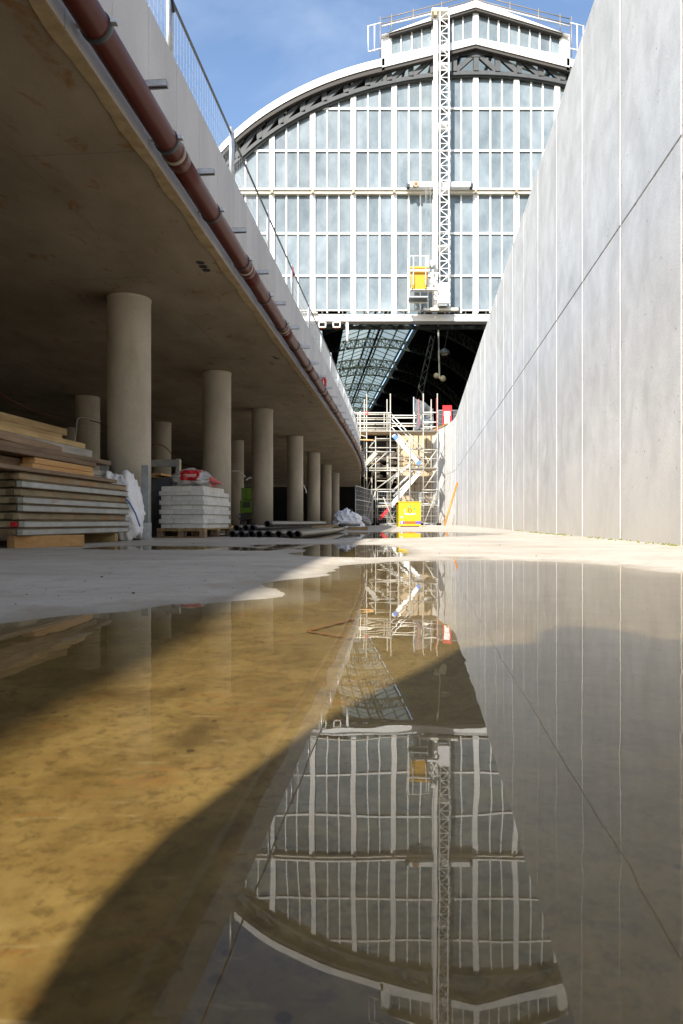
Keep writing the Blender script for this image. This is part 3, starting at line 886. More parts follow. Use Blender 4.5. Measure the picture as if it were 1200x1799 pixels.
mb = MB(); mb.tube([F(334, 545.5, -1.0), F(1120, 545.5, -1.0)], 0.05, 8); cr_ = mb.build('cable_rail', M['cream'], gable)
for x in np.arange(350, 1120, 36):
    MB().tube([F(x, 545.5, -1.0), F(x, 551, -0.7)], 0.04, 6).build('rail_stub', M['cream'], cr_)
mb = MB(); fbox(mb, 350, 498 + 60, 548, 550.8, -0.8, -0.5); mb.build('rail_trough', M['cream'], gable)
# dark lattice girder behind the bottom beam
mb = MB()
mb.bar(F(300, 567, 1.2), F(1120, 567, 1.2), 0.3, 0.25); mb.bar(F(300, 576, 2.2), F(1120, 576, 2.2), 0.3, 0.25)
for i, x in enumerate(np.arange(300, 1120, 18)):
    mb.bar(F(x, 567 if i % 2 else 576, 1.2 if i % 2 else 2.2), F(x + 18, 576 if i % 2 else 567, 2.2 if i % 2 else 1.2), 0.12, 0.12)
mb.build('lattice_girder', M['iron'], gable)
# arched verge board, corrugated soffit, and iron arch truss
dxs = np.linspace(-500, 500, 101)
def arc_band(mb, f0, f1, d0, d1, lo=-500, hi=500, n=80, add0=0, add1=0, ref=None):
    ref = d0 if ref is None else ref
    P = [(dx, arch(dx, f0) + add0, arch(dx, f1) + add1) for dx in np.linspace(lo, hi, n)]
    for (a0, t0, b0), (a1, t1, b1) in zip(P[:-1], P[1:]):
        mb.hexa([F(CX + a0, b0, d0, ref), F(CX + a1, b1, d0, ref), F(CX + a1, b1, d1, ref), F(CX + a0, b0, d1, ref), F(CX + a0, t0, d0, ref), F(CX + a1, t1, d0, ref), F(CX + a1, t1, d1, ref), F(CX + a0, t0, d1, ref)])
for lo_, hi_ in ((-500, -160), (160, 500)):
    mb = MB(); arc_band(mb, 0, 0, -0.95, -0.85, lo_, hi_, 40, add1=13); mb.build('verge_board', M['white'], gable)
for lo_, hi_ in ((-500, -160), (160, 500)):
    mb = MB(); arc_band(mb, 0, 0, -0.85, -0.46, lo_, hi_, 40, add0=7, add1=21, ref=-0.95); mb.build('roof_soffit', M['soffit_dark'], gable)
mb = MB()
for k, dx in enumerate(np.linspace(-490, 490, 330)):
    if abs(dx) < 160: continue
    y = arch(dx, 0) + 14.2
    mb.bar(F(CX + dx, y + 6.6, -0.87, -0.95), F(CX + dx, y + 6.6, -0.46, -0.95), 0.07, 0.10)
tag(mb.build('soffit_corrugation', M['soffit_dark'], gable), kind='stuff')
mb = MB()
UP = [(dx, arch(dx, uf(dx))) for dx in np.linspace(-500, 500, 81)]
for (a0, t0), (a1, t1) in zip(UP[:-1], UP[1:]):
    mb.hexa([F(CX + a0, t0 + 5, -.45), F(CX + a1, t1 + 5, -.45), F(CX + a1, t1 + 5, -.15, -.45), F(CX + a0, t0 + 5, -.15, -.45), F(CX + a0, t0, -.45), F(CX + a1, t1, -.45), F(CX + a1, t1, -.15, -.45), F(CX + a0, t0, -.15, -.45)])
mb.build('arch_upper_chord', M['truss'], gable)
mb = MB(); arc_band(mb, .80, .80, -0.45, -0.15, add1=7); mb.build('arch_lower_chord', M['truss'], gable)
mb = MB(); arc_band(mb, .955, .955, -0.3, 0.3, add1=3.5); mb.build('arch_glazing_frame', M['iron'], gable)
nodes = np.linspace(-494, 494, 27)
for i, dx in enumerate(nodes):
    a_ = F(CX + dx, arch(dx, uf(dx)) + 3, -0.3); b_ = F(CX + dx, arch(dx, .80) + 4, -0.3)
    tp_ = MB().bar(a_, b_, 0.42, 0.3, (0, 1, 0)).build('truss_post', M['truss'], gable)
    MB().bar(F(CX + dx - 8, arch(dx - 8, uf(dx - 8)) + 4, -0.47), F(CX + dx + 8, arch(dx + 8, uf(dx + 8)) + 4, -0.47), 0.03, 0.45, (0, 0, 1)).build('gusset_plate', M['truss'], tp_)
    if i < len(nodes) - 1:
        dn = nodes[i + 1]
        if dx < -1: p, q = (dx, .80), (dn, uf(dn))
        else: p, q = (dx, uf(dx)), (dn, .80)
        MB().bar(F(CX + p[0], arch(p[0], p[1]) + 3, -0.3), F(CX + q[0], arch(q[0], q[1]) + 3, -0.3), 0.38, 0.24, (0, 1, 0)).build('truss_diagonal', M['truss'], gable)
# lantern on the ridge
LD = -0.75
def lan(dx, which):
    s = abs(dx) / 165.0
    return {'top': 0 + 62 * s, 'gtop': 16 + 49 * s, 'gbot': 66 + 33 * s, 'bot': 77 + 41 * s}[which]
for sgn in (-1, 1):
    def LQ(mb, d0, d1, wa, wb, dd0, dd1, ea=0, eb=0):
        a0 = F(CX + sgn * d0, lan(d0, wb) + eb, dd0); a1 = F(CX + sgn * d1, lan(d1, wb) + eb, dd0)
        t0 = F(CX + sgn * d0, lan(d0, wa) + ea, dd0); t1 = F(CX + sgn * d1, lan(d1, wa) + ea, dd0)
        o_ = Vector((0, dd1 - dd0, 0))
        mb.hexa([a0, a1, a1 + o_, a0 + o_, t0, t1, t1 + o_, t0 + o_])
    mb = MB(); LQ(mb, 0, 165, 'top', 'gtop', LD - 0.5, LD + 0.2, 0, -4); mb.build('lantern_verge', M['white'], gable)
    mb = MB(); LQ(mb, 0, 152, 'gtop', 'gtop', LD - 0.4, LD + 0.35, -4, 1.5); mb.build('lantern_soffit', M['soffit_dark'], gable)
    mb = MB(); LQ(mb, 0, 165, 'gbot', 'bot', LD - 0.2, LD + 0.4); mb.build('lantern_sill_band', M['white'], gable)
    mb = MB(); LQ(mb, 0, 165, 'bot', 'bot', LD - 0.1, -0.46, -5, 7); mb.build('roof_soffit', M['soffit_dark'], gable)
    mb = MB(); LQ(mb, 150, 165, 'gtop', 'gbot', LD - 0.15, LD + 0.35, -4, 0); mb.build('lantern_pier', M['white'], gable)
    mb = MB(); LQ(mb, 0, 5, 'gtop', 'gbot', LD - 0.12, LD + 0.3); mb.build('lantern_king_post', M['white'], gable)
    n = 8
    w = (150 - 5) / n
    for k in range(n):
        e0, e1 = 5 + k * w, 5 + (k + 1) * w
        hb = 2.4 if k % 2 else 1.3
        mb = MB(); LQ(mb, e0 + 1.2, e1 - hb, 'gtop', 'gbot', LD + 0.1, LD + 0.14); mb.build('lantern_pane', M['gable_glass'], gable)
        mb = MB(); LQ(mb, e1 - hb, e1, 'gtop', 'gbot', LD - 0.05, LD + 0.2); mb.build('lantern_bar', M['white'], gable)
    # walkway handrail over the lantern roof
    hp = [(0, -14), (60, -20), (110, -26), (165, -33)]
    for off in (0, 9, 13):
        MB().tube([F(CX + sgn * d, lan(d, 'top') + e + off + 4, -1.0) for d, e in hp], 0.032 if off < 13 else 0.05, 6).build('roof_handrail', M['tan_tube' if off < 13 else 'cream'], gable, True)
    for d in (8, 60, 110, 148, 168):
        y = lan(min(d, 165), 'top')
        e = np.interp(d, [a for a, b in hp], [b for a, b in hp])
        MB().tube([F(CX + sgn * d, y + e, -1.0), F(CX + sgn * d, y + (4 if d < 166 else 38), -1.0)], 0.038, 6).build('handrail_post', M['tan_tube'], gable, True)
    for d in (178, 189):
        MB().tube([F(CX + sgn * d, 45, -1.0), F(CX + sgn * d, 91, -1.0)], 0.045, 6).build('cage_bar', M['white'], gable, True)
    for y in (45, 90):
        MB().tube([F(CX + sgn * 189, y + 1, -1.0), F(CX + sgn * 166, y - 5, -1.0)], 0.045, 6).build('cage_rail', M['white'], gable, True)

# ---- the hall behind the gable: dark vault, lattice arches, glazed ridge
hall = thing('station_hall_roof', 'dark vaulted station hall with iron arches and a glazed ridge, seen under the gable', 'building', tuple(F(CX, 700, 60)))
SKEW = (540 - 600) / 1200.0
def H(dx, y, dist):                  # facade-plane px + distance behind it
    p = F(CX + dx, y)
    return Vector((p.x + SKEW * dist, GYD + dist, p.z))
L0, L1 = 0.5, 205.0
for sgn in (-1, 1):
    mb = MB()
    P = [(sgn * d, arch(d, 0.12)) for d in np.linspace(158, 517, 30)] + [(sgn * 519, 560), (sgn * 519, 790)]
    for (a0, y0), (a1, y1) in zip(P[:-1], P[1:]):
        mb.add([H(a0, y0, L0), H(a1, y1, L0), H(a1, y1, L1), H(a0, y0, L1)], [(0, 1, 2, 3)])
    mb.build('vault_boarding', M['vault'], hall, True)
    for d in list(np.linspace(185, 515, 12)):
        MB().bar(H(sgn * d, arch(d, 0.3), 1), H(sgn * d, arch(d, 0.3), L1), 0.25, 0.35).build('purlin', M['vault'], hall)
    # lantern side: solid upstand, open louvre band
    e = 158
    MB().add([H(sgn * e, arch(e, 0.12), L0), H(sgn * e, 92, L0), H(sgn * e, 92, L1), H(sgn * e, arch(e, 0.12), L1)], [(0, 1, 2, 3)]).build('ridge_upstand', M['iron_green'], hall)
    MB().bar(H(sgn * 160, arch(160, .5), 1), H(sgn * 160, arch(160, .5), L1), 0.9, 1.1).build('ridge_girder', M['iron'], hall)
    MB().bar(H(sgn * 152, 82, 1), H(sgn * 152, 82, L1), 0.35, 0.35).build('eaves_beam', M['iron_green'], hall)
    for d in (55, 110):
        MB().bar(H(sgn * d, lan(d, 'top') + 6, 1), H(sgn * d, lan(d, 'top') + 6, L1), 0.22, 0.3).build('ridge_purlin', M['iron_green'], hall)
    strip = MB()
    z = 1.0
    while z < L1 - 1:
        z2 = z + 4.0
        for d0, d1 in ((2, 54), (56, 109), (111, 157)):
            q = [H(sgn * d0, lan(d0, 'top') + 3, z + .12), H(sgn * d1, lan(d1, 'top') + 3, z + .12), H(sgn * d1, lan(d1, 'top') + 3, z2 - .12), H(sgn * d0, lan(d0, 'top') + 3, z2 - .12)]
            up = Vector((0, 0, 0.03))
            if 74 <= z <= 172:
                MB().hexa(q + [v + up for v in q]).build('ridge_pane', M['sky_glass'], hall)
            else:
                strip.hexa(q + [v + up for v in q])
        MB().bar(H(sgn * 1, lan(1, 'top') + 4, z2), H(sgn * 158, lan(158, 'top') + 4, z2), 0.14, 0.2).build('glazing_rafter', M['iron_green'], hall)
        z = z2
    tag(strip.build('ridge_glazing', M['sky_glass'], hall), kind='stuff')
MB().bar(H(0, 126, 1), H(0, 126, L1), 0.35, 0.45).build('ridge_beam', M['iron'], hall)
MB().bar(H(0, 4, 1), H(0, 4, L1), 0.4, 0.4).build('ridge_cap', M['iron'], hall)
for q in (0, 1):   # walkway under the ridge
    MB().bar(H(-16 + 32 * q, 118, 1), H(-16 + 32 * q, 118, L1), 0.08, 0.22).build('walkway_rail', M['iron_green'], hall)
for dist in (4, 20, 36, 52, 70, 86, 104, 113, 132, 152, 171, 188):
    mb = MB()
    nds = np.linspace(-512, 512, 61)
    for i in range(len(nds) - 1):
        a_, b_ = nds[i], nds[i + 1]
        up = lambda d: arch(d, .34)
        lo = lambda d: arch(d, 1.0) + 4
        mb.bar(H(a_, up(a_), dist), H(b_, up(b_), dist), 0.28, 0.3, (0, 1, 0))
        mb.bar(H(a_, lo(a_), dist), H(b_, lo(b_), dist), 0.30, 0.42, (0, 1, 0))
        mb.bar(H(a_, up(a_), dist), H(a_, lo(a_), dist), 0.16, 0.16, (0, 1, 0))
        p, q = ((a_, lo), (b_, up)) if i % 2 else ((a_, up), (b_, lo))
        mb.bar(H(p[0], p[1](p[0]), dist), H(q[0], q[1](q[0]), dist), 0.16, 0.16, (0, 1, 0))
    mb.build('arch_rib', M['iron_green'], hall)
tag(MB().add([(-32, 51.6, 6.55), (7.6, 51.6, 6.55), (60, 51.6, 6.55), (60, 270, 6.55), (-32, 270, 6.55)], [(0, 1, 2, 3, 4)]).build('upper_street', M['asphalt']), kind='structure')
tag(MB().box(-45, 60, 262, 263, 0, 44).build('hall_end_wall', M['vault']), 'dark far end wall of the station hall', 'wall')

# hanging things under the beam
for i, x in enumerate((566, 591.5)):
    t = thing('cable_bracket', ['white square hanger frame under the beam, left one by the fence', 'white square hanger frame under the beam, right one beside the downpipe'][i], 'bracket', tuple(F(x, 565, -0.5)), 'square hangers under the beam')
    for a_, b_ in (((x - 6, 565), (x - 6, 575)), ((x + 6, 565), (x + 6, 575)), ((x - 6.5, 565.5), (x + 6.5, 565.5)), ((x - 7, 574.5), (x + 7, 574.5))):
        MB().bar(F(a_[0], a_[1], -0.5), F(b_[0], b_[1], -0.5), 0.09, 0.09).build('frame_bar', M['white'], t)
    for q in (-3, 0, 3):
        MB().tube([F(x + q, 574, -0.5), F(x + q, 576.5, -0.5)], 0.06, 6).build('insulator', M['orange'], t)
tag(MB().tube([F(610, 564, -0.4), F(610.5, 600, -0.4)], 0.12, 10).build('downpipe_stub', M['white'], None, True), 'short white pipe hanging down from the beam', 'pipe')
t = thing('lamp_pole', 'thin pole hung in the hall with two small round lamps', 'lamp', tuple(F(770, 585, 20)))
k = 1 + 20 / GYD
def FB(x, y, Y): return at(x, y, Y)
MB().tube([FB(770, 572, 76), FB(772, 665, 76)], 0.09, 6).build('pole', M['cream'], t)
MB().tube([FB(766, 660, 76), FB(779, 666, 76)], 0.07, 6).build('arm', M['cream'], t)
for x, y, r in ((766.5, 660, .32), (778, 665, .36)):
    bm = bmesh.new(); bmesh.ops.create_icosphere(bm, subdivisions=2, radius=r, matrix=Matrix.Translation(FB(x, y, 76)))
    mm = bpy.data.meshes.new('lamp_globe'); bm.to_mesh(mm); bm.free(); mm.materials.append(M['lamp'])
    link('lamp_globe', mm, t)
t = thing('pendant_lamp', 'small dome pendant lamp hanging by a wire in the dark hall', 'lamp', tuple(FB(781, 618, 76)))
MB().tube([FB(790, 566, 76), FB(781, 612, 76)], 0.035, 5).build('wire', M['iron_green'], t)
MB().tube([FB(781, 612, 76), FB(781, 616, 76), FB(781, 622, 76)], [0.12, 0.5, 0.62], 14).build('shade', M['galv_dark'], t, True)
MB().tube([FB(781, 622, 76), FB(781, 624.5, 76)], [0.42, 0.3], 12).build('glass_bowl', M['lamp'], t, True)
# two thin lattice legs in the dark hall
t = thing('lattice_mast', 'thin dark lattice mast leaning in the hall behind the scaffold', 'mast', tuple(FB(738, 700, 100)))
mb = MB()
for a_, b_ in (((764, 590), (740, 705)), ((757, 590), (730, 705))):
    mb.tube([FB(*a_, 100), FB(*b_, 100)], 0.1, 5)
MB().add(mb.v, mb.f).build('leg_pair', M['iron'], t)
mb = MB()
for i in range(10):
    f0, f1 = i / 10, (i + 1) / 10
    A = lambda f: (764 - 24 * f, 590 + 115 * f); B = lambda f: (757 - 27 * f, 590 + 115 * f)
    mb.tube([FB(*(A(f0) if i % 2 else B(f0)), 100), FB(*(B(f1) if i % 2 else A(f1)), 100)], 0.07, 4)
mb.build('lacing', M['iron'], t)

# ------------------------------------------------------------------ mast climber
mast = thing('mast_climber', 'white lattice mast climber standing in front of the glazed gable', 'hoist', tuple(F(777, 540, -1.8)))
MD0, MD1 = -2.0, -1.1
mx0, mx1 = 772.5, 788.5
for x in (mx0, mx1):
    for d in (MD0, MD1):
        MB().tube([F(x, 18, d), F(x, 540, d)], 0.055, 8).build('mast_tube', M['white'], mast, True)
yv = 20.0
i = 0
while yv < 500:
    y2 = yv + 12.9
    mb = MB()
    for d in (MD0, MD1):
        mb.tube([F(mx0, yv, d), F(mx1, yv, d)], 0.032, 6)
        a_, b_ = (mx0, mx1) if i % 2 else (mx1, mx0)
        mb.tube([F(a_, yv, d), F(b_, y2, d)], 0.032, 6)
    for x in (mx0, mx1):
        mb.tube([F(x, yv, MD0), F(x, yv, MD1)], 0.032, 6)
        mb.tube([F(x, yv, MD0 if i % 2 else MD1), F(x, y2, MD1 if i % 2 else MD0)], 0.032, 6)
    mb.build('lattice_section', M['white'], mast)
    yv = y2; i += 1
mb = MB(); fbox(mb, 762.5, 769, 20, 540, -1.9, -1.5); bevel(mb.build('rack_column', M['white'], mast), 0.03)
mb = MB(); fbox(mb, 759, 788, 13, 19.5, -2.1, -1.0); bevel(mb.build('mast_head', M['cream'], mast), 0.03)
mb = MB(); fbox(mb, 762, 768, 17, 26, -2.2, -1.8); mb.build('head_pulley', M['tan_tube'], mast)
for y in (110, 215, 330, 430):
    mb = MB(); fbox(mb, 764, 787, y, y + 3, -1.3, -0.3); mb.build('wall_tie', M['white'], mast)
mb = MB(); fbox(mb, 769.5, 790, 498, 533, -2.6, -1.2); bevel(mb.build('motor_box', M['white'], mast), 0.05)
mb = MB(); fbox(mb, 771, 786, 533.5, 537, -2.5, -1.4); mb.build('motor_tray', M['galv_dark'], mast)
mb = MB(); fbox(mb, 743, 806, 540.5, 545.5, -2.0, -1.5); bevel(mb.build('base_beam', M['cream'], mast), 0.03)
for x in (742, 807):
    mb = MB(); fbox(mb, x - 1.4, x + 1.4, 540, 548, -2.1, -1.4); mb.build('beam_shoe', M['black'], mast)
mb = MB(); fbox(mb, 720, 827, 319, 328, -1.05, -0.65); bevel(mb.build('gantry_beam', M['white'], mast), 0.03)
for x in (717.5, 829):
    mb = MB(); fbox(mb, x - 2.6, x + 2.6, 322, 328, -1.1, -0.62); mb.build('beam_buffer', M['black'], mast)
c = F(731, 323, -1.3)
mb = MB().tube([c, c + Vector((0, 0.25, 0))], 0.24, 16); rl_ = mb.build('cable_reel', M['tan_tube'], mast)
mb = MB().tube([c - Vector((0, .02, 0)), c + Vector((0, 0.01, 0))], 0.09, 10); mb.build('reel_hub', M['red'], rl_)
for x in (747.5, 750, 756):
    MB().tube([F(x, 329, -1.7), F(x, 470, -1.7)], 0.02, 5).build('hoist_rope', M['galv_dark'], mast)
# platform with cage
mb = MB(); fbox(mb, 722, 770, 505, 509, -3.0, -2.6); mb.build('platform_beam', M['white'], mast)
mb = MB(); fbox(mb, 722, 770, 509, 511, -1.6, -1.3); mb.build('platform_beam', M['white'], mast)
for x0, x1 in ((724, 740), (756, 768)):
    MB().bar(F(x0, 507, -2.8), F(x0, 507, -1.4), 0.12, 0.12).build('platform_joist', M['white'], mast)
for a_, b_ in (((757, 481), (768, 506)), ((768, 481), (757, 506)), ((756, 480), (771, 480)), ((757, 480), (757, 507)), ((756, 508), (767, 522))):
    MB().tube([F(*a_, -2.4), F(*b_, -2.4)], 0.06, 6).build('cage_brace', M['white'], mast)
for x in (719.5, 726.5, 748):
    MB().tube([F(x, 449.5, -3.3), F(x, 500, -3.3)], 0.035, 6).build('cage_post', M['white'], mast)
for x in (717, 752):
    MB().tube([F(x, 452, -2.0), F(x, 545, -2.0)], 0.04, 6).build('cage_post', M['white'], mast)
for y in (449.5, 475.5):
    MB().tube([F(719.5, y, -3.3), F(754, y, -3.3)], 0.03 if y < 460 else 0.07, 6).build('cage_rail', M['white'], mast)
    MB().tube([F(719.5, y, -3.3), F(717, y + 2, -2.0)], 0.035, 6).build('cage_rail', M['white'], mast)
for y in (522, 532):
    MB().tube([F(717, y, -2.0), F(753, y, -2.0)], 0.05, 6).build('platform_ladder_rung', M['galv_dark' if y < 530 else 'white'], mast)
mb = MB(); fbox(mb, 719, 752, 520, 522.5, -2.9, -1.6); mb.build('lower_shelf', M['galv_dark'], mast)
c = F(760, 464, -2.4)
MB().tube([c + Vector((-.15, 0, 0)), c + Vector((.25, 0, .05))], 0.26, 14).build('winch_drum', M['white'], mast, True)
MB().tube([c + Vector((-.2, -.1, -.2)), c + Vector((.1, -.1, -.35))], 0.14, 8).build('winch_motor', M['galv_dark'], mast, True)
# yellow skip on the platform
skip = thing('yellow_skip', 'yellow tapered waste skip riding on the mast climber platform', 'skip', tuple(F(736, 509, -2.4)))
def taper(mb, xa0, xa1, y0, xb0, xb1, y1, d0, d1, e0, e1):
    b = [F(xb0, y1, e0), F(xb1, y1, e0), F(xb1, y1, e1), F(xb0, y1, e1)]
    t_ = [F(xa0, y0, d0), F(xa1, y0, d0), F(xa1, y0, d1), F(xa0, y0, d1)]
    mb.hexa(b + t_)
mb = MB(); taper(mb, 720, 752.5, 471, 722.5, 750, 509, -3.15, -1.6, -3.0, -1.8)
bevel(mb.build('skip_body', M['yellow_skip'], skip), 0.05, 2)
mb = MB(); taper(mb, 719, 753.5, 468, 719, 753.5, 472, -3.2, -1.5, -3.2, -1.5)
bevel(mb.build('skip_rim', M['yellow_skip'], skip), 0.03)
for x in (724, 748):
    mb = MB(); fbox(mb, x - 1, x + 1, 472, 506, -3.16, -3.05); mb.build('skip_rib', M['yellow_skip'], skip)

# ------------------------------------------------------------------ end wall below the street
ew = thing('end_wall', 'sunlit beige masonry wall behind the scaffold at the end of the pit', 'wall', tuple(at(735, 923, 49.6)))
def abox(mb, x0, x1, y0, y1, Y0, Y1):
    a_ = at(x0, y1, Y0); b_ = at(x1, y0, Y0)
    mb.box(a_.x, b_.x, Y0, Y1, max(a_.z, -0.02), b_.z)
mb = MB()
A = at(699, 930, 49.6); B = at(792, 930, 49.6)
x = A.x
random.seed(3)
ycs = [(925, 888), (887.4, 850), (849.4, 812), (811.4, 790), (789.4, 764)]
for r_, (yb, yt) in enumerate(ycs):
    xs_ = [699 + random.uniform(-1, 3)]
    while xs_[-1] < 774: xs_.append(xs_[-1] + random.uniform(16, 30))
    for a_, b_ in zip(xs_[:-1], xs_[1:]):
        mb = MB(); abox(mb, a_ + .3, b_ - .3, yt, yb, 49.6 - random.uniform(0, .05), 50.3)
        bevel(mb.build('stone_block', M['stone'], ew), 0.02)
mb = MB(); abox(mb, 699, 780, 764, 925, 49.8, 50.8); mb.build('wall_core', M['stone'], ew)
mb = MB(); abox(mb, 560, 810, 757, 764, 50.4, 51.6); mb.build('street_edge_beam', M['shade_dark_wall'], ew)
# rough broken concrete on the left of it
t = thing('broken_concrete', 'dark broken concrete ledge left of the beige wall behind the scaffold', 'rubble', tuple(at(670, 860, 50)))
for i in range(26):
    x = random.uniform(655, 703); y = random.uniform(795, 840)
    p = at(x, y, 50.2)
    bm = bmesh.new(); bmesh.ops.create_icosphere(bm, subdivisions=1, radius=random.uniform(.2, .45))
    for v_ in bm.verts: v_.co *= random.uniform(.75, 1.2); v_.co.z *= .7
    mm = bpy.data.meshes.new('concrete_lump'); bm.to_mesh(mm); bm.free(); mm.materials.append(M['rubble'])
    o = link('concrete_lump', mm, t); o.location = p - t.location; o.matrix_parent_inverse = Matrix.Identity(4)
# ------------------------------------------------------------------ scaffold
sf = thing('access_scaffold', 'tube scaffold stair tower at the end of the pit', 'scaffold', tuple(at(700, 923, 45)))
SYF, SYB = 44.6, 46.4
def sp(x, y, row=0):
    """crop coordinates (6x, origin 600,680) to world on the front (0) or back (1) row"""
    Y = SYF + (SYB - SYF) * row
    return at(600 + x / 6, 680 + y / 6, Y)
def stub(name, a_, b_, r=0.038, mat='scaf', ra=0, rb=None, n=7):
    rb = ra if rb is None else rb
    pa, pb = sp(*a_, ra), sp(*b_, rb)
    return MB().tube([pa, pb], r, n).build(name, M[mat], sf, True)
def ground(x, row=0):
    p = sp(x, 0, row); return Vector((p.x, p.y, 0.05))
for x, top in ((265, 70), (515, 70), (862, 68), (1010, 68), (360, 520), (600, 600), (720, 560)):
    pt = sp(x, top, 0)
    sd_ = MB().tube([Vector((pt.x, pt.y, 0.05)), pt], 0.038, 7).build('standard', M['scaf'], sf, True)
    MB().box(pt.x - .09, pt.x + .09, pt.y - .09, pt.y + .09, FLOOR_Z - .002, FLOOR_Z + .05).build('base_plate', M['galv_dark'], sd_)
for x, top in ((240, 130), (480, 130), (812, 130), (945, 130), (320, 560), (490, 560)):
    pt = sp(x, top, 1)
    sd_ = MB().tube([Vector((pt.x, pt.y, 0.05)), pt], 0.038, 7).build('standard', M['scaf'], sf, True)
    MB().box(pt.x - .09, pt.x + .09, pt.y - .09, pt.y + .09, FLOOR_Z - .002, FLOOR_Z + .05).build('base_plate', M['galv_dark'], sd_)
for y in (272, 325, 378, 428):
    stub('guard_rail', (130, y), (525, y), mat='cream' if y in (272, 378) else 'scaf')
    stub('guard_rail', (160, y + 18), (520, y + 18), ra=1)
for y in (268, 370, 420):
    stub('guard_rail', (862, y), (1012, y), mat='cream')
    stub('guard_rail', (800, y + 20), (960, y + 20), ra=1)
for y in (300, 325, 385, 412):
    stub('guard_rail', (530, y), (790, y), ra=1, mat='cream')
for x in (130, 198):
    stub('guard_post', (x, 255), (x, 540 if x > 150 else 400), mat='cream')
for x in (172, 450, 500, 768, 838):
    stub('guard_post', (x, 265), (x, 460), ra=1)
for y, x0, x1 in ((465, 120, 1020), (545, 360, 520), (640, 290, 600), (682, 270, 560), (855, 290, 1010), (880, 290, 860), (1080, 310, 560), (1250, 360, 560), (660, 870, 1010), (690, 850, 950), (755, 870, 1010), (990, 370, 500), (1085, 850, 1010), (1245, 830, 1020), (1440, 380, 560)):
    stub('ledger', (x0, y), (x1, y))
    if y in (545, 855, 1080, 1250): stub('ledger', (x0, y + 14), (x1 - 20, y + 14), ra=1)
for x in (265, 515, 862, 1010, 360, 600, 720):
    for y in (465, 640, 860, 1085, 1300):
        if x in (360, 600, 720) and y < 600: continue
        stub('transom', (x, y), (x - 20, y + 6), ra=0, rb=1)
for a_, b_ in (((290, 860), (490, 680)), ((360, 1080), (600, 900)), ((265, 1440), (360, 1090)), ((870, 1440), (1010, 1090)), ((870, 1070), (1005, 870)), ((870, 850), (1005, 660)), ((440, 1160), (560, 1440)), ((290, 640), (370, 540)), ((280, 830), (370, 740))):
    stub('brace', a_, b_)
random.seed(17)
for k in range(16):
    x0 = random.choice((265, 360, 490, 515, 600, 720)); y0 = random.uniform(560, 1350)
    stub('short_tube', (x0 - random.uniform(10, 40), y0), (x0 + random.uniform(40, 150), y0 + random.uniform(-8, 8)), mat=random.choice(('scaf', 'scaf', 'tan_tube')), ra=random.choice((0, .5, 1)))
for a_, b_ in (((265, 1080), (360, 860)), ((600, 860), (500, 1090)), ((320, 1090), (240, 1400)), ((490, 1440), (600, 1250)), ((720, 1090), (862, 1300)), ((610, 700), (700, 560)), ((945, 860), (862, 680)), ((240, 860), (320, 660))):
    stub('brace', a_, b_, ra=1)
for y in (560, 960, 1180, 1370):
    stub('ledger', (240, y), (600, y + 4), ra=1, mat='tan_tube' if y == 960 else 'scaf')
for y in (1000, 1170, 1360):
    stub('ledger', (812, y), (1010, y), ra=0.5)
# platforms
def platform(x0, x1, y, n=5):
    for k in range(n):
        r0 = k / n + .01; r1 = (k + 1) / n - .01
        a_ = sp(x0, y, 0); b_ = sp(x1, y, 0)
        z = a_.z
        ya = SYF + (SYB - SYF) * r0; yb = SYF + (SYB - SYF) * r1
        MB().box(a_.x, b_.x, ya, yb, z, z + 0.05).build('deck_board', M['plank'], sf)
platform(125, 525, 470); platform(525, 1020, 475); platform(690, 1015, 862, 4); platform(300, 480, 865, 3)
stub('toe_board', (130, 462), (525, 462), 0.03, 'scaf')
MB().bar(sp(130, 488, 0), sp(265, 522, 0), 0.05, 0.05).build('deck_bearer', M['scaf'], sf)
# stair flights: two stringers and treads each
def flight(a_, b_, n, mat='alu'):
    for r_ in (0.12, 0.62):
        MB().bar(sp(*a_, r_), sp(*b_, r_), 0.05, 0.27, (0, 0, 1)).build('stair_stringer', M[mat], sf)
    for k in range(n):
        f = (k + .5) / n
        p = sp(a_[0] + (b_[0] - a_[0]) * f, a_[1] + (b_[1] - a_[1]) * f, .12); q = sp(a_[0] + (b_[0] - a_[0]) * f, a_[1] + (b_[1] - a_[1]) * f, .62)
        q.z = p.z
        MB().bar(p, q, 0.2, 0.03).build('stair_tread', M['alu'], sf)
flight((545, 505), (820, 805), 9)
flight((825, 890), (520, 1255), 10)
MB().bar(sp(505, 1272, .12), sp(395, 1400, .12), 0.05, 0.2).build('stair_ramp_end', M['red'], sf)
for p_, q_ in (((556, 515), (585, 548)), ((800, 785), (828, 815))):
    MB().bar(sp(*p_, .105), sp(*q_, .105), 0.03, 0.275).build('stair_end_plate', M['blue_trim'], sf)
for a_, b_ in (((525, 285), (850, 640)), ((525, 335), (850, 690)), ((525, 420), (850, 770)), ((800, 838), (530, 1100)), ((745, 790), (490, 1010)), ((800, 900), (545, 1150))):
    stub('stair_handrail', a_, b_, 0.033, 'alu', 0.1)
    stub('stair_handrail', (a_[0] + 6, a_[1] + 8), (b_[0] + 6, b_[1] + 8), 0.03, 'alu', 0.64)
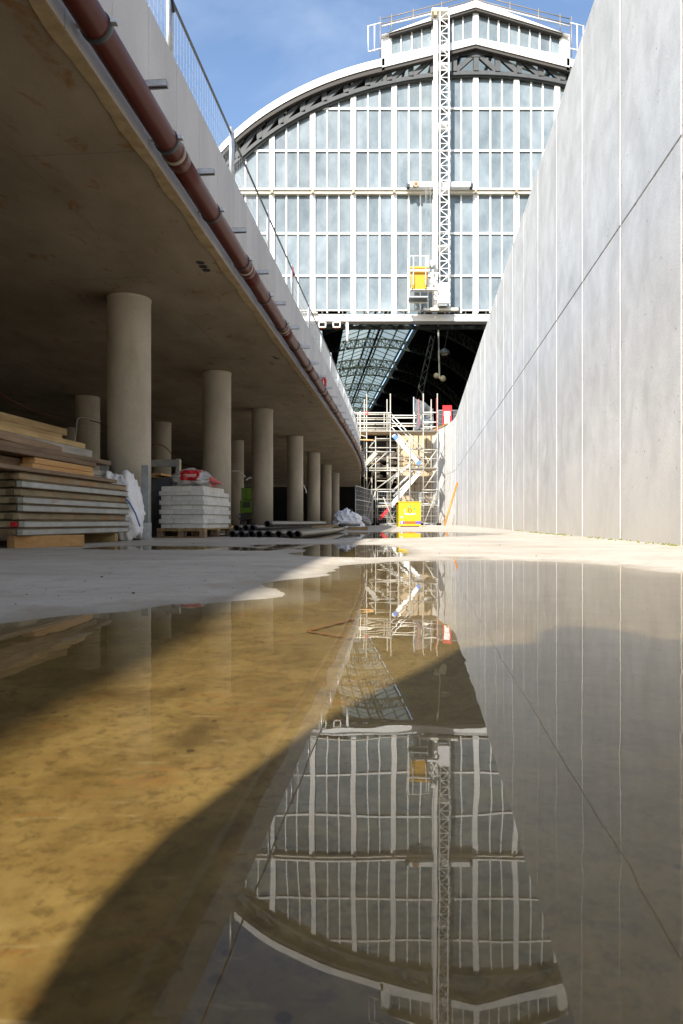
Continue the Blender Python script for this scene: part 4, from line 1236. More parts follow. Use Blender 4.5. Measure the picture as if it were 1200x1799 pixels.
# couplers
random.seed(11)
for x in (265, 515, 862, 1010, 360):
    for y in (272, 325, 378, 465, 640, 682, 855, 880, 1080, 1250):
        if x == 360 and y < 530: continue
        p = sp(x, y, -0.01)
        MB().box(p.x - .045, p.x + .045, p.y - .05, p.y + .03, p.z - .045, p.z + .045).build('coupler', M['galv_dark' if random.random() < .7 else 'galv'], sf)
MB().bar(sp(160, 555, -.05), sp(335, 560, -.05), 0.2, 0.05).build('stub_plank', M['wood_new'], sf)
MB().box(sp(172, 780).x, sp(205, 780).x, SYF - .2, SYF, sp(172, 780).z, sp(172, 620).z).build('hanging_board', M['yellow_skip'], sf)
MB().bar(sp(235, 830, -.05), sp(365, 690, -.05), 0.06, 0.28).build('leaning_board', M['wood_grey'], sf)
for (x0, y0, x1, y1, m) in ((812, 130, 812, 420, 'red_cable'), (1000, 120, 1002, 470, 'red')):
    MB().tube([sp(x0, y0, -.03), sp(x1, y1, -.03)], 0.022, 6).build('tape_marked_tube', M[m], sf)
MB().box(sp(252, 280).x, sp(282, 280).x, SYF - .06, SYF - .03, sp(252, 292).z, sp(252, 258).z).build('red_disc_sign', M['red'], sf)
# debris net
t = thing('debris_net', 'dark grey debris netting hung on the upper right corner of the scaffold', 'netting', tuple(sp(870, 460, 1)))
nx, nz = 22, 16
vs = []; fs = []
for i in range(nx + 1):
    for j in range(nz + 1):
        u, v_ = i / nx, j / nz
        x = 762 + 205 * u
        ytop = 110 + 120 * u ** 1.3
        p = sp(x, ytop + (460 - ytop) * v_, 1.05)
        p.y += 0.18 * math.sin(u * 9 + v_ * 3) + 0.08 * math.sin(v_ * 11 + u * 5)
        vs.append(p)
for i in range(nx):
    for j in range(nz):
        a_ = i * (nz + 1) + j
        fs.append((a_, a_ + 1, a_ + nz + 2, a_ + nz + 1))
mbn = MB().add(vs, fs)
o = mbn.build('net_sheet', M['net'], t, True)
sm = o.modifiers.new('s', 'SOLIDIFY'); sm.thickness = 0.01
MB().tube([sp(762, 105, 1.05), sp(762, 460, 1.05)], 0.05, 6).build('net_edge', M['galv'], t)

# ------------------------------------------------------------------ things at the end of the pit
def site_fence(label, A, B, h, posts=True):
    A = Vector(A); B = Vector(B)
    t = thing('site_fence', label, 'fence', tuple(A), 'site fence panels before the scaffold')
    z0, z1 = 0.13, h
    for p in (A, B):
        MB().tube([(p.x, p.y, 0.03), (p.x, p.y, z1)], 0.022, 7).build('post', M['galv'], t, True)
        MB().box(p.x - .1, p.x + .1, p.y - .33, p.y + .33, FLOOR_Z - .002, FLOOR_Z + .13).build('foot_block', M['shade_dark_wall'], t)
    for z in (z0, z1 - .01, (z0 + z1) / 2 + .25):
        MB().tube([(A.x, A.y, z), (B.x, B.y, z)], 0.019, 7).build('rail', M['galv'], t, True)
    mb = MB()
    n = int((B - A).length / 0.11)
    for k in range(1, n):
        p = A.lerp(B, k / n)
        mb.tube([(p.x, p.y, z0), (p.x, p.y, z1)], 0.0035, 4, False)
    for k in range(1, 8):
        z = z0 + (z1 - z0) * k / 8
        mb.tube([(A.x, A.y, z), (B.x, B.y, z)], 0.005, 4, False)
    mb.build('wire_mesh', M['mesh'], t)
f1 = at(624.5, 925, 33); f2 = at(655, 925, 38.5)
site_fence('leaning-left mesh site fence panel beside the far white bag, turned edge-on', (f1.x, 33, 0), (f2.x, 38.5, 0), 1.98)
f2 = at(663.5, 925, 40); f3 = at(738, 925, 41)
site_fence('mesh site fence panel behind the yellow machine', (f2.x, 40, 0), (f3.x, 41, 0), 2.0)
f3 = at(740, 925, 41.2); f4 = at(771, 925, 41.4)
site_fence('short mesh site fence panel between the yellow machine and the right wall', (f3.x, 41.2, 0), (f4.x, 41.4, 0), 2.0)

# yellow machine with emblem
ym = thing('yellow_site_cabinet', 'bright yellow site machine cabinet with a fruit emblem and orange-purple stripe', 'machine', tuple(at(719, 926, 28)))
def ybox(x0, x1, y0, y1, d0, d1, name, mat, bv=0.0, parent=None):
    mb = MB()
    a_ = at(690 + x0 / 20, 870 + y1 / 20, 28); b_ = at(690 + x1 / 20, 870 + y0 / 20, 28)
    mb.box(a_.x, b_.x, 28 + d0, 28 + d1, max(a_.z, FLOOR_Z - .002), b_.z)
    o = mb.build(name, M[mat], parent or ym)
    if bv: bevel(o, bv, 2)
    return o
body = ybox(205, 990, 240, 1080, 0.0, 1.1, 'cabinet_body', 'yellow', 0.02)
ybox(175, 1000, 225, 262, -0.03, 1.14, 'lid', 'yellow', 0.012)
ybox(250, 960, 1080, 1160, 0.10, 1.0, 'skid_base', 'orange', 0.0)
for x in (190, 935):
    ybox(x, x + 70, 1080, 1165, 0.0, 1.1, 'skid_runner', 'yellow')
ybox(245, 420, 912, 1012, -0.004, 0.001, 'purple_band', 'purple')
ybox(421, 810, 912, 1012, -0.004, 0.001, 'orange_band', 'orange')
ybox(811, 985, 912, 1012, -0.004, 0.001, 'purple_band', 'purple')
ybox(280, 345, 735, 795, -0.006, 0.001, 'white_sticker', 'paper')
ybox(285, 345, 925, 985, -0.010, -0.005, 'white_sticker', 'paper')
ybox(300, 900, 692, 699, -0.003, 0.001, 'panel_seam', 'tan_tube')
def ypoly(pts, name, mat, d=-0.005):
    mb = MB()
    P = [at(690 + x / 20, 870 + y / 20, 28) for x, y in pts]
    mb.extrude_xz([(p.x, p.z) for p in P], 28 + d, 28.001)
    mb.build(name, M[mat], ym)
def arcpts(cx, cy, rx, ry, a0, a1, w, n=14):
    o_ = [(cx + rx * math.cos(R(t)), cy + ry * math.sin(R(t))) for t in np.linspace(a0, a1, n)]
    i_ = [(cx + (rx - w) * math.cos(R(t)), cy + (ry - w) * math.sin(R(t))) for t in np.linspace(a1, a0, n)]
    return o_ + i_
ypoly([(490, 430), (540, 405), (600, 395), (640, 365), (585, 352), (520, 365), (560, 340), (620, 338), (675, 358), (650, 400), (600, 432), (540, 440)], 'emblem_leaf', 'green_mark')
ypoly([(725, 455), (760, 440), (800, 460), (790, 500), (757, 530), (728, 500)], 'emblem_leaf', 'green_mark')
for k in range(5):
    t_ = R(-90 + 72 * k + 36)
    cx, cy = 603 + 55 * math.cos(t_), 535 + 55 * math.sin(t_)
    ypoly([(cx + 40 * math.cos(t_), cy + 40 * math.sin(t_)), (cx + 34 * math.cos(t_ + 1.5), cy + 34 * math.sin(t_ + 1.5)), (cx - 26 * math.cos(t_), cy - 26 * math.sin(t_)), (cx + 34 * math.cos(t_ - 1.5), cy + 34 * math.sin(t_ - 1.5))], 'emblem_petal', 'red_orange')
ypoly(arcpts(605, 525, 160, 150, 140, 205, 14), 'emblem_ring', 'green_mark')
ypoly(arcpts(605, 525, 160, 150, -5, 40, 10), 'emblem_ring', 'green_mark')
ypoly([(420, 640), (500, 648), (605, 655), (720, 645), (800, 625), (795, 665), (700, 676), (605, 682), (500, 676), (425, 670)], 'emblem_scroll', 'paper')
ypoly([(400, 480), (415, 480), (432, 640), (418, 640)], 'emblem_edge', 'paper')

# orange bar and a grey bar leaning on the right wall
p1 = Vector((wall_x(40.3) - 0.03, 40.3, CAM_H + (917 - 848) * 40.3 / 1200)); p0 = at(781, 925, 39.0); p0.z = 0.03
tag(MB().tube([p0, p1], 0.055, 8).build('orange_pole', M['orange_light'], None, True), 'long orange pole leaning against the right wall near the yellow machine', 'pole')
p1 = Vector((wall_x(40.6) - 0.03, 41.0, 1.3)); p0 = Vector((wall_x(40.5) - 0.25, 40.8, 0.03))
tag(MB().tube([p0, p1], 0.03, 8).build('grey_pole', M['wood_grey'], None, True), 'short grey stick leaning on the right wall beside the orange pole', 'pole')

# red notice board on the street above, with fence
rs = thing('red_notice_board', 'red notice board with two white papers on the street above the wall end', 'sign', tuple(at(785, 752, 52.5)))
mb = MB(); abox(mb, 777.5, 794, 712, 757, 52.5, 52.56); bevel(mb.build('board', M['red'], rs), 0.01)
mb = MB(); abox(mb, 780, 791, 722.5, 731, 52.475, 52.495); mb.build('paper_sheet', M['paper'], rs)
mb = MB(); abox(mb, 781, 790, 732, 744, 52.475, 52.495); mb.build('paper_sheet', M['paper'], rs)
for x in (779, 792.5):
    p = at(x, 750, 52.62); MB().tube([(p.x, 52.6, 6.54), (p.x, 52.6, 9.1)], 0.03, 6).build('leg', M['galv'], rs)
t = thing('street_fence', 'wire fence on the street behind the red notice board', 'fence', tuple(at(770, 757, 53)))
mb = MB()
for x in np.arange(769, 812, 1.4):
    p = at(x, 721, 53); mb.tube([(p.x, 53, 6.6), (p.x, 53, p.z)], 0.010, 4, False)
for y in (728, 736, 744): mb.tube([at(769, y, 53), at(812, y, 53)], 0.010, 4, False)
mb.build('wire_mesh', M['mesh'], t)
MB().tube([at(769, 721, 53), at(812, 721, 53)], 0.035, 6).build('rail', M['galv'], t, True)
for x in (769, 790.5, 812):
    p = at(x, 721, 53); MB().tube([(p.x, 53, 6.54), (p.x, 53, p.z)], 0.035, 6).build('post', M['galv'], t, True)

# ------------------------------------------------------------------ bags (crumpled cloth)
def crumple(name, parent, mat, loc, sx, sy, sz, seed, amp=0.12, power=2.6, top=None, sub=5):
    bm = bmesh.new()
    bmesh.ops.create_icosphere(bm, subdivisions=sub, radius=1.0)
    off = Vector((seed * 7.1, seed * 3.3, seed))
    for v_ in bm.verts:
        d = v_.co.normalized()
        k = (abs(d.x) ** power + abs(d.y) ** power + abs(d.z) ** power) ** (-1 / power)
        p = d * k
        f1_ = noise.noise(p * 1.6 + off)
        f2_ = max(0.0, 1 - abs(noise.noise(p * 2.3 + off * 2)) * 2.2) ** 2 * 1.6 - 0.5
        f3_ = max(0.0, 1 - abs(noise.noise(p * 5.0 + off * 3)) * 2.4) ** 2 * 1.6 - 0.5
        f4_ = 1 - abs(noise.noise(p * 13.0 + off * 4)) * 2
        r = 1 + amp * (f1_ * 1.4 + f2_ * 0.6 + f3_ * 0.2 + f4_ * 0.03)
        p = p * r
        if top: p = top(p)
        p.z = max(p.z, -1.0)
        v_.co = Vector((p.x * sx, p.y * sy, (p.z + 1) * sz))
    mm = bpy.data.meshes.new(name); bm.to_mesh(mm); bm.free()
    mm.polygons.foreach_set('use_smooth', [True] * len(mm.polygons))
    mm.materials.append(mat)
    o = link(name, mm, parent)
    o.matrix_parent_inverse = Matrix.Identity(4)
    o.location = Vector(loc) - (parent.location if parent else Vector())
    return o

bl = at(214, 950, 7.35); bl.z = FLOOR_Z - .004
bag1 = thing('rubble_bag', 'crumpled white bulk bag with blue edging beside the stacked formwork', 'bag', tuple(bl), 'white bulk bags')
def topf(p):
    t_ = (p.z + 1) / 2
    p.x = p.x * (1.0 - 0.28 * t_) + 0.1 * math.sin(t_ * 3) - 0.1 * t_ + (0.32 * max(0, t_ - .75) if p.x > 0.2 else 0)
    p.z += 0.28 * noise.noise(Vector((p.x * 2.1, p.y * 2.1, 3.3))) * t_
    return p
crumple('bag_body', bag1, M['bag'], bl, 0.22, 0.30, 0.345, 3.7, 0.14, 3.2, topf)
def trim(pts, parent, r=0.006):
    return MB().tube(pts, r, 6).build('blue_edging', M['blue_trim'], parent, True)
trim([at(183, 840, 7.05), at(196, 853, 7.0), at(213, 868, 7.0), at(228, 884, 7.02), at(238, 902, 7.05), at(246, 925, 7.08)], bag1, 0.008)
bl2 = at(613, 930, 19.0); bl2.z = FLOOR_Z - .004
bag2 = thing('rubble_bag', 'small far white bulk bag slumped on the floor left of the site fence', 'bag', tuple(bl2), 'white bulk bags')
def topf2(p):
    t_ = (p.z + 1) / 2
    p.x = p.x * (1.0 - 0.42 * t_ ** 2) - 0.16 * t_
    p.y *= 1 - 0.3 * t_
    p.z += 0.35 * max(0, noise.noise(Vector((p.x * 2.6, p.y * 1.5, 8.1)))) * t_ - 0.12 * t_ * max(0, p.x)
    return p
crumple('bag_body', bag2, M['bag'], bl2, 0.42, 0.40, 0.25, 4.4, 0.2, 3.4, topf2)
pp = [bl2 + Vector((-.02 + .11 * math.cos(t_), -.1 + .05 * math.sin(t_), .50 + .05 * math.sin(t_ + .5))) for t_ in np.linspace(0, 2 * math.pi, 18)]
MB().tube(pp, 0.02, 6).build('bag_loop', M['black'], bag2, True)
bl3 = at(640, 926, 34); bl3.z = FLOOR_Z - .004
bag3 = thing('grey_bag', 'dim grey sack slumped behind the edge-on site fence panel', 'bag', tuple(bl3))
crumple('bag_body', bag3, mat_plain('grey_sack', (0.35, 0.33, 0.31), 0.8), bl3, 0.42, 0.4, 0.24, 5.5, 0.2, 2.4, topf2, 4)

# ------------------------------------------------------------------ formwork stack with timber on top
def longbox(name, label, cat, x0, x1, y0, y1, z0, z1, mat, rz=0.0, bv=0.004, group=None, tilt=0.0):
    cx, cy, cz = (x0 + x1) / 2, (y0 + y1) / 2, z0
    mb = MB().box(x0 - cx, x1 - cx, y0 - cy, y1 - cy, 0, z1 - z0)
    o = mb.build(name, mat)
    o.location = (cx, cy, cz); o.rotation_euler = (tilt, 0, rz)
    bevel(o, bv)
    return tag(o, label, cat, group)
FX1, FX0, FY0, FY1 = -2.30, -3.75, 5.12, 7.02
RZ = -0.105   # the stack is turned slightly
def rot(x, y):
    cx, cy = FX1, 6.07
    c_, s_ = math.cos(RZ), math.sin(RZ)
    dx, dy = x - cx, y - cy
    return cx + dx * c_ - dy * s_, cy + dx * s_ + dy * c_
ords = ['bottom', 'second', 'third', 'fourth', 'fifth', 'sixth', 'seventh', 'top']
mats = ['form_grey', 'form_grey', 'form_rust', 'form_grey', 'form_grey', 'form_rust', 'form_grey', 'form_rust']
zz = 0.105
cxm, cym = rot((FX0 + FX1) / 2, (FY0 + FY1) / 2)
for i in range(8):
    mt = M[mats[i]]
    jx = random.uniform(-.015, .015); jy = random.uniform(-.025, .025)
    lb = ('rust-brown' if mats[i] == 'form_rust' else 'grey') + ' steel formwork panel, %s of the stack at the left edge' % (ords[i] if i in (0, 7) else ords[i] + ' from below')
    t = thing('formwork_panel', lb, 'formwork', (cxm + jx, cym + jy, zz), 'stacked formwork panels')
    t.rotation_euler = (0, 0, RZ)
    w, l, h = (FX1 - FX0) / 2, (FY1 - FY0) / 2, 0.0585
    def pb(name, x0, x1, y0, y1, z0, z1, mm, bv=0.002):
        mb = MB().box(x0, x1, y0, y1, z0, z1)
        o = bpy.data.objects.new(name, mb.mesh(name, mm)); COL.objects.link(o); o.parent = t
        bevel(o, bv); return o
    pb('side_rail', w - .045, w, -l, l, 0.006, h - .008, mt)
    pb('side_rail', -w, -w + .045, -l, l, 0.006, h - .008, mt)
    pb('rail_flange', w - .05, w + .007, -l - .004, l + .004, 0, 0.0058, M['lip'], .001)
    pb('rail_flange', w - .05, w + .009, -l - .004, l + .004, h - .0078, h - .001, M['lip'], .001)
    for y in (-l, l - .04):
        pb('end_rail', -w + .046, w - .046, y + .001, y + .04, 0.004, h - .006, M['form_rust' if i % 3 else 'lip'])
    pb('face_sheet', -w + .047, w - .051, -l + .042, l - .042, h - .02, h - .003, M['wood_old'])
    for k in range(3):
        pb('stiffener', -w + .047, w - .047, -l * .5 + k * l * .5 - .02, -l * .5 + k * l * .5 + .02, 0.003, h - .021, M['form_grey'])
    pb('end_bracket', w - .1, w - .052, -l - .03, -l - .001, 0.008, h - .012, M['lip' if i != 1 else 'red'])
    zz += 0.0605
ZS = zz
def timber(label, X, Ya, Yb, z, w, h, mat, rz=0.0, tilt=0.0, cat='timber', name='timber_beam'):
    return longbox(name, label, cat, X - w, X, Ya, Yb, z, z + h, M[mat], rz + RZ, 0.006, 'timber on the formwork stack', tilt)
# bearers under the stack
o = longbox('timber_bearer', 'fresh sawn timber bearer lying under the front of the formwork stack', 'timber', -0.5, 0.5, -.05, .05, FLOOR_Z - .002, 0.104, M['wood_new'], 0)
p = at(95, 960, 5.5); o.location = (p.x - .02, 5.42, FLOOR_Z - .002); o.rotation_euler = (0, 0, R(58)); o.scale = (.62, 1, 1)
o = longbox('timber_bearer', 'darker timber bearer under the far end of the formwork stack', 'timber', -0.5, 0.5, -.05, .05, FLOOR_Z - .002, 0.104, M['wood_gold'], 0)
o.location = (-2.62, 6.72, FLOOR_Z - .002); o.rotation_euler = (0, 0, R(4)); o.scale = (.8, 1, 1)
timber('rust-stained plank lying flat directly on the formwork stack', -2.32, 4.6, 6.75, ZS + .003, 0.28, 0.035, 'wood_old')
timber('short fresh timber offcut, lower of the pair on the formwork stack', -2.45, 5.55, 6.62, ZS + .045, 0.12, 0.052, 'wood_new', name='timber_offcut')
timber('short fresh timber offcut, upper of the pair on the formwork stack', -2.46, 5.60, 6.64, ZS + .10, 0.12, 0.052, 'wood_new', .01, name='timber_offcut')
timber('stub of brown beam left of the fresh offcuts', -2.62, 5.35, 6.3, ZS + .045, 0.14, 0.10, 'wood_old', name='timber_offcut')
timber('pale grey aluminium beam end beside the offcuts, lower one', -2.55, 6.0, 7.2, ZS + .042, 0.08, 0.055, 'wood_grey', name='formwork_beam')
timber('pale grey aluminium beam end beside the offcuts, upper one', -2.56, 6.0, 7.24, ZS + .10, 0.08, 0.055, 'wood_grey', name='formwork_beam')
timber('long dark brown plank above the fresh offcuts', -2.50, 4.6, 6.72, ZS + .157, 0.22, 0.045, 'wood_old', .015)
timber('long weathered brown plank with a black end, second layer up', -2.52, 4.7, 7.1, ZS + .205, 0.25, 0.045, 'wood_old', -.01)
timber('weathered plank lying skewed across the timber pile', -2.60, 4.6, 6.25, ZS + .254, 0.06, 0.07, 'wood_old', .05, -0.02)
timber('pale grey channel section lying below the golden beams', -2.72, 4.6, 7.12, ZS + .254, 0.22, 0.11, 'wood_grey')
timber('yellow-topped aluminium beam across the timber pile', -2.75, 4.6, 7.02, ZS + .368, 0.2, 0.055, 'wood_gold', name='formwork_beam')
timber('golden square beam, lower right of the top layer', -3.02, 4.5, 7.08, ZS + .427, 0.13, 0.095, 'wood_gold')
timber('golden square beam, lower left of the top layer', -3.17, 4.5, 6.92, ZS + .427, 0.13, 0.09, 'wood_new', .008)
timber('golden square beam, upper right on top of the pile', -3.05, 4.5, 7.22, ZS + .526, 0.12, 0.075, 'wood_gold', -.012)
timber('golden square beam, topmost left of the pile', -3.20, 4.5, 6.66, ZS + .524, 0.13, 0.11, 'wood_new', .01)

# ------------------------------------------------------------------ steel stillages
def stillage(name, label, A, B, depth_y, hp, hb, stripe=False):
    t = thing(name, label, 'steel frame', (A[0], A[1], 0))
    return t
st = thing('steel_stillage', 'grey steel stillage frame with upright posts around the white rubble bag', 'steel frame', (-2.15, 7.62, FLOOR_Z))
p = at(256, 950, 7.62)
MB().box(p.x - .038, p.x + .038, 7.58, 7.66, FLOOR_Z + .01, 0.84).build('post', M['galv_dark'], st)
MB().box(p.x - .07, p.x + .07, 7.55, 7.69, FLOOR_Z - .002, FLOOR_Z + .012).build('foot_plate', M['galv'], st)
MB().box(p.x - .05, p.x + .05, 7.565, 7.675, FLOOR_Z + .013, 0.20).build('post_socket', M['galv'], st)
MB().box(p.x - .36, p.x - .052, 7.58, 7.66, 0.085, 0.155).build('base_rail', M['galv'], st)
q = at(182, 950, 7.62)
MB().box(q.x - .035, q.x + .035, 7.62, 7.69, FLOOR_Z - .002, CAM_H + (917 - 811) * 7.6 / 1200).build('post', M['galv_dark'], st)
bevel(st.children[0], .006)
st2 = thing('striped_stillage', 'grey steel portal frame with a yellow-black striped post behind the block pallet', 'steel frame', (-2.6, 9.9, FLOOR_Z))
a_ = at(268, 820, 9.9); b_ = at(316, 808, 9.9)
MB().box(a_.x - .3, b_.x - .045, 9.86, 9.94, a_.z, b_.z).build('top_beam', M['galv_dark'], st2)
MB().box(b_.x - .045, b_.x + .005, 9.84, 9.96, FLOOR_Z - .002, b_.z + .01).build('post', M['galv_dark'], st2)
MB().box(a_.x - .35, a_.x - .3, 9.84, 9.96, FLOOR_Z - .002, b_.z + .01).build('post', M['galv_dark'], st2)
for k in range(8):
    z1 = b_.z - k * 0.06
    MB().add([(b_.x + .006, 9.85, z1 - .03), (b_.x + .006, 9.955, z1 - .075), (b_.x + .006, 9.955, z1 - .045), (b_.x + .006, 9.85, z1),
              (b_.x + .008, 9.85, z1 - .03), (b_.x + .008, 9.955, z1 - .075), (b_.x + .008, 9.955, z1 - .045), (b_.x + .008, 9.85, z1)],
             [(0, 1, 2, 3), (4, 5, 6, 7), (0, 1, 5, 4), (1, 2, 6, 5), (2, 3, 7, 6), (3, 0, 4, 7)]).build('stripe', M['yellow'], st2)
bx = thing('dark_crate', 'dark blue-grey crate with loose wood on top behind the block pallet', 'crate', (-2.75, 9.4, FLOOR_Z))
for (x0, x1, y0, y1) in ((-3.0, -2.28, 9.2, 9.23), (-3.0, -2.28, 9.67, 9.7), (-3.0, -2.97, 9.231, 9.669), (-2.31, -2.28, 9.231, 9.669)):
    MB().box(x0, x1, y0, y1, FLOOR_Z - .002, .80).build('crate_side', M['net'], bx)
for k in range(4):
    longbox('wood_scrap', ['wood scrap lying left on the dark crate', 'wood scrap tilted on the dark crate', 'thin wood scrap on the dark crate', 'wood scrap at the right of the dark crate'][k], 'wood scrap', -2.95 + .13 * k, -2.75 + .13 * k, 9.1, 9.62, .802 + .03 * (k % 2), .83 + .03 * (k % 2), M['wood_new' if k % 2 else 'wood_gold'], .2 - .12 * k, .002, 'wood scraps on the crate')

# ------------------------------------------------------------------ pallet of white blocks
PR_ = R(-9)
pc = at(357, 946, 8.5)
PX, PY = pc.x, 8.5
def prot(u, v_):            # u leftwards along the front, v back along the side
    fx = Vector((-math.cos(PR_), -math.sin(PR_))); sx = Vector((-math.sin(PR_), math.cos(PR_)))
    return Vector((PX, PY)) + fx * u + sx * v_
pal = thing('wooden_pallet', 'wooden pallet under the stack of white blocks', 'pallet', (PX, PY, FLOOR_Z))
def pbox(name, u0, u1, v0, v1, z0, z1, mat, parent, bv=.003):
    c_ = prot((u0 + u1) / 2, (v0 + v1) / 2)
    mb = MB().box(-(u1 - u0) / 2, (u1 - u0) / 2, -(v1 - v0) / 2, (v1 - v0) / 2, 0, z1 - z0)
    o = bpy.data.objects.new(name, mb.mesh(name, mat)); COL.objects.link(o)
    o.parent = parent
    o.location = Vector((c_.x, c_.y, z0)) - (parent.location if parent else Vector()); o.rotation_euler = (0, 0, PR_)
    if bv: bevel(o, bv)
    return o
PB = FLOOR_Z - .002
for v0 in (-.03, .46, .95):
    pbox('bottom_board', -.03, .60, v0, v0 + .09, PB, PB + .018, M['wood_old'], pal)
    for u0 in (-.03, .25, .53):
        pbox('spacer_block', u0, u0 + .07, v0, v0 + .09, PB + .0182, PB + .085, M['wood_old'], pal)
    pbox('stringer_board', -.03, .60, v0, v0 + .09, PB + .0852, PB + .103, M['wood_gold'], pal)
for k in range(5):
    pbox('top_board', -.03 + k * .132, .072 + k * .132, -.03, 1.04, PB + .1032, PB + .121, M['wood_gold'], pal)
random.seed(21)
zc = PB + .1215
BH = 0.0585
cube_cache = {}
nb = 0
for c_ in range(9):
    wide = c_ % 2 == 1
    ex = 0.02 if wide else 0.0
    nu_ = 3 if wide else 4
    nvv = 8
    if c_ == 8: nvv = 6
    W_, Ld = 0.555 + 2 * ex, 1.0 + 2 * ex
    if c_ >= 7: Ld -= .06
    if c_ == 8: Ld = .8
    bw, bd = W_ / nu_, Ld / nvv
    key = (nu_, nvv, round(Ld, 2), wide)
    if key not in cube_cache:
        mm = MB().box(-bw / 2 + .0012, bw / 2 - .0012, -bd / 2 + .0012, bd / 2 - .0012, 0, BH - .001).mesh('stone_block', M['block'])
        cube_cache[key] = mm
    for iu in range(nu_):
        for iv in range(nvv):
            edge = iu == 0 or iv == 0 or c_ == 8
            if not edge: continue
            p = prot(-ex + (iu + .5) * bw, -ex + (iv + .5) * bd)
            o = bpy.data.objects.new('white_block', cube_cache[key]); COL.objects.link(o)
            o.location = (p.x + random.uniform(-.002, .002), p.y + random.uniform(-.002, .002), zc); o.rotation_euler = (0, 0, PR_ + random.uniform(-.006, .006))
            bevel(o, .003)
            crs = ['bottom', 'second', 'third', 'fourth', 'fifth', 'sixth', 'seventh', 'eighth', 'top'][c_] + ' course'
            if iv == 0: lb = 'white block in the %s, %s from left on the pallet stack front' % (crs, ['first', 'second', 'third', 'fourth'][nu_ - 1 - iu])
            elif iu == 0: lb = 'white block in the %s, %s from the front corner on the side' % (crs, ['', 'second', 'third', 'fourth', 'fifth', 'sixth', 'seventh', 'eighth'][iv])
            else: lb = 'white block under the printed sack, %s row back, %s from the side edge' % (['', 'second', 'third', 'fourth', 'fifth', 'sixth'][iv], ['', 'second', 'third', 'fourth'][iu])
            tag(o, lb, 'block', 'white blocks stacked on the pallet')
            nb += 1
    zc += BH
# sack with red print on the blocks
def mat_sack():
    m, nt, p, out = new_mat('printed_sack')
    tcn = N(nt, 'ShaderNodeTexCoord')
    sep = N(nt, 'ShaderNodeSeparateXYZ'); nt.links.new(tcn.outputs['Object'], sep.inputs[0])
    X, Yv, Z = sep.outputs
    v = pos(nt, (1, 1, 1), True)
    n1 = noise_n(nt, v, 9, 4, .6, .5)
    xw = math_n(nt, 'ADD', X, math_n(nt, 'MULTIPLY', math_n(nt, 'SUBTRACT', n1, .5), .06))
    zw = math_n(nt, 'ADD', Z, math_n(nt, 'MULTIPLY', math_n(nt, 'SUBTRACT', n1, .5), .05))
    def band(val, lo, hi):
        return math_n(nt, 'MULTIPLY', math_n(nt, 'GREATER_THAN', val, lo), math_n(nt, 'LESS_THAN', val, hi))
    red = math_n(nt, 'MULTIPLY', band(xw, -.13, .11), band(zw, .08, .215))
    end = math_n(nt, 'GREATER_THAN', xw, .225)
    # letter-like white strokes: three bold forms
    def stroke(cx):
        return math_n(nt, 'LESS_THAN', math_n(nt, 'ABSOLUTE', math_n(nt, 'SUBTRACT', math_n(nt, 'PINGPONG', math_n(nt, 'ADD', xw, cx), .013), .0065)), .0035)
    txt = math_n(nt, 'MULTIPLY', band(math_n(nt, 'ADD', xw, math_n(nt, 'MULTIPLY', zw, .4)), -.04, .13), band(zw, .125, .168))
    txt = math_n(nt, 'MULTIPLY', txt, stroke(1.0))
    base = mixc(nt, maprange(nt, n1, .3, .7), (.40, .39, .385), (.52, .52, .52))
    c = mixc(nt, math_n(nt, 'MULTIPLY', end, .8), base, (.5, .03, .03))
    c = mixc(nt, red, c, (.52, .015, .02))
    c = mixc(nt, txt, c, (.66, .62, .60))
    nt.links.new(c, p.inputs['Base Color'])
    p.inputs['Roughness'].default_value = .35
    return m
sl = prot(.22, .30)
sack_loc = Vector((sl.x, sl.y, zc - .004))
def topf3(p):
    p.z = (p.z + 1) * (1.0 - 0.45 * abs(p.x + .1) ** 1.5) - 1
    p.z += 0.18 * noise.noise(Vector((p.x * 3, p.y * 3, 1.7)))
    return p
sack = crumple('cement_sack', None, mat_sack(), sack_loc, 0.29, 0.19, 0.125, 2.2, 0.2, 2.2, topf3)
sack.rotation_euler = (0, 0, R(-8))
tag(sack, 'pale plastic sack with a red print lying on top of the white blocks', 'sack')

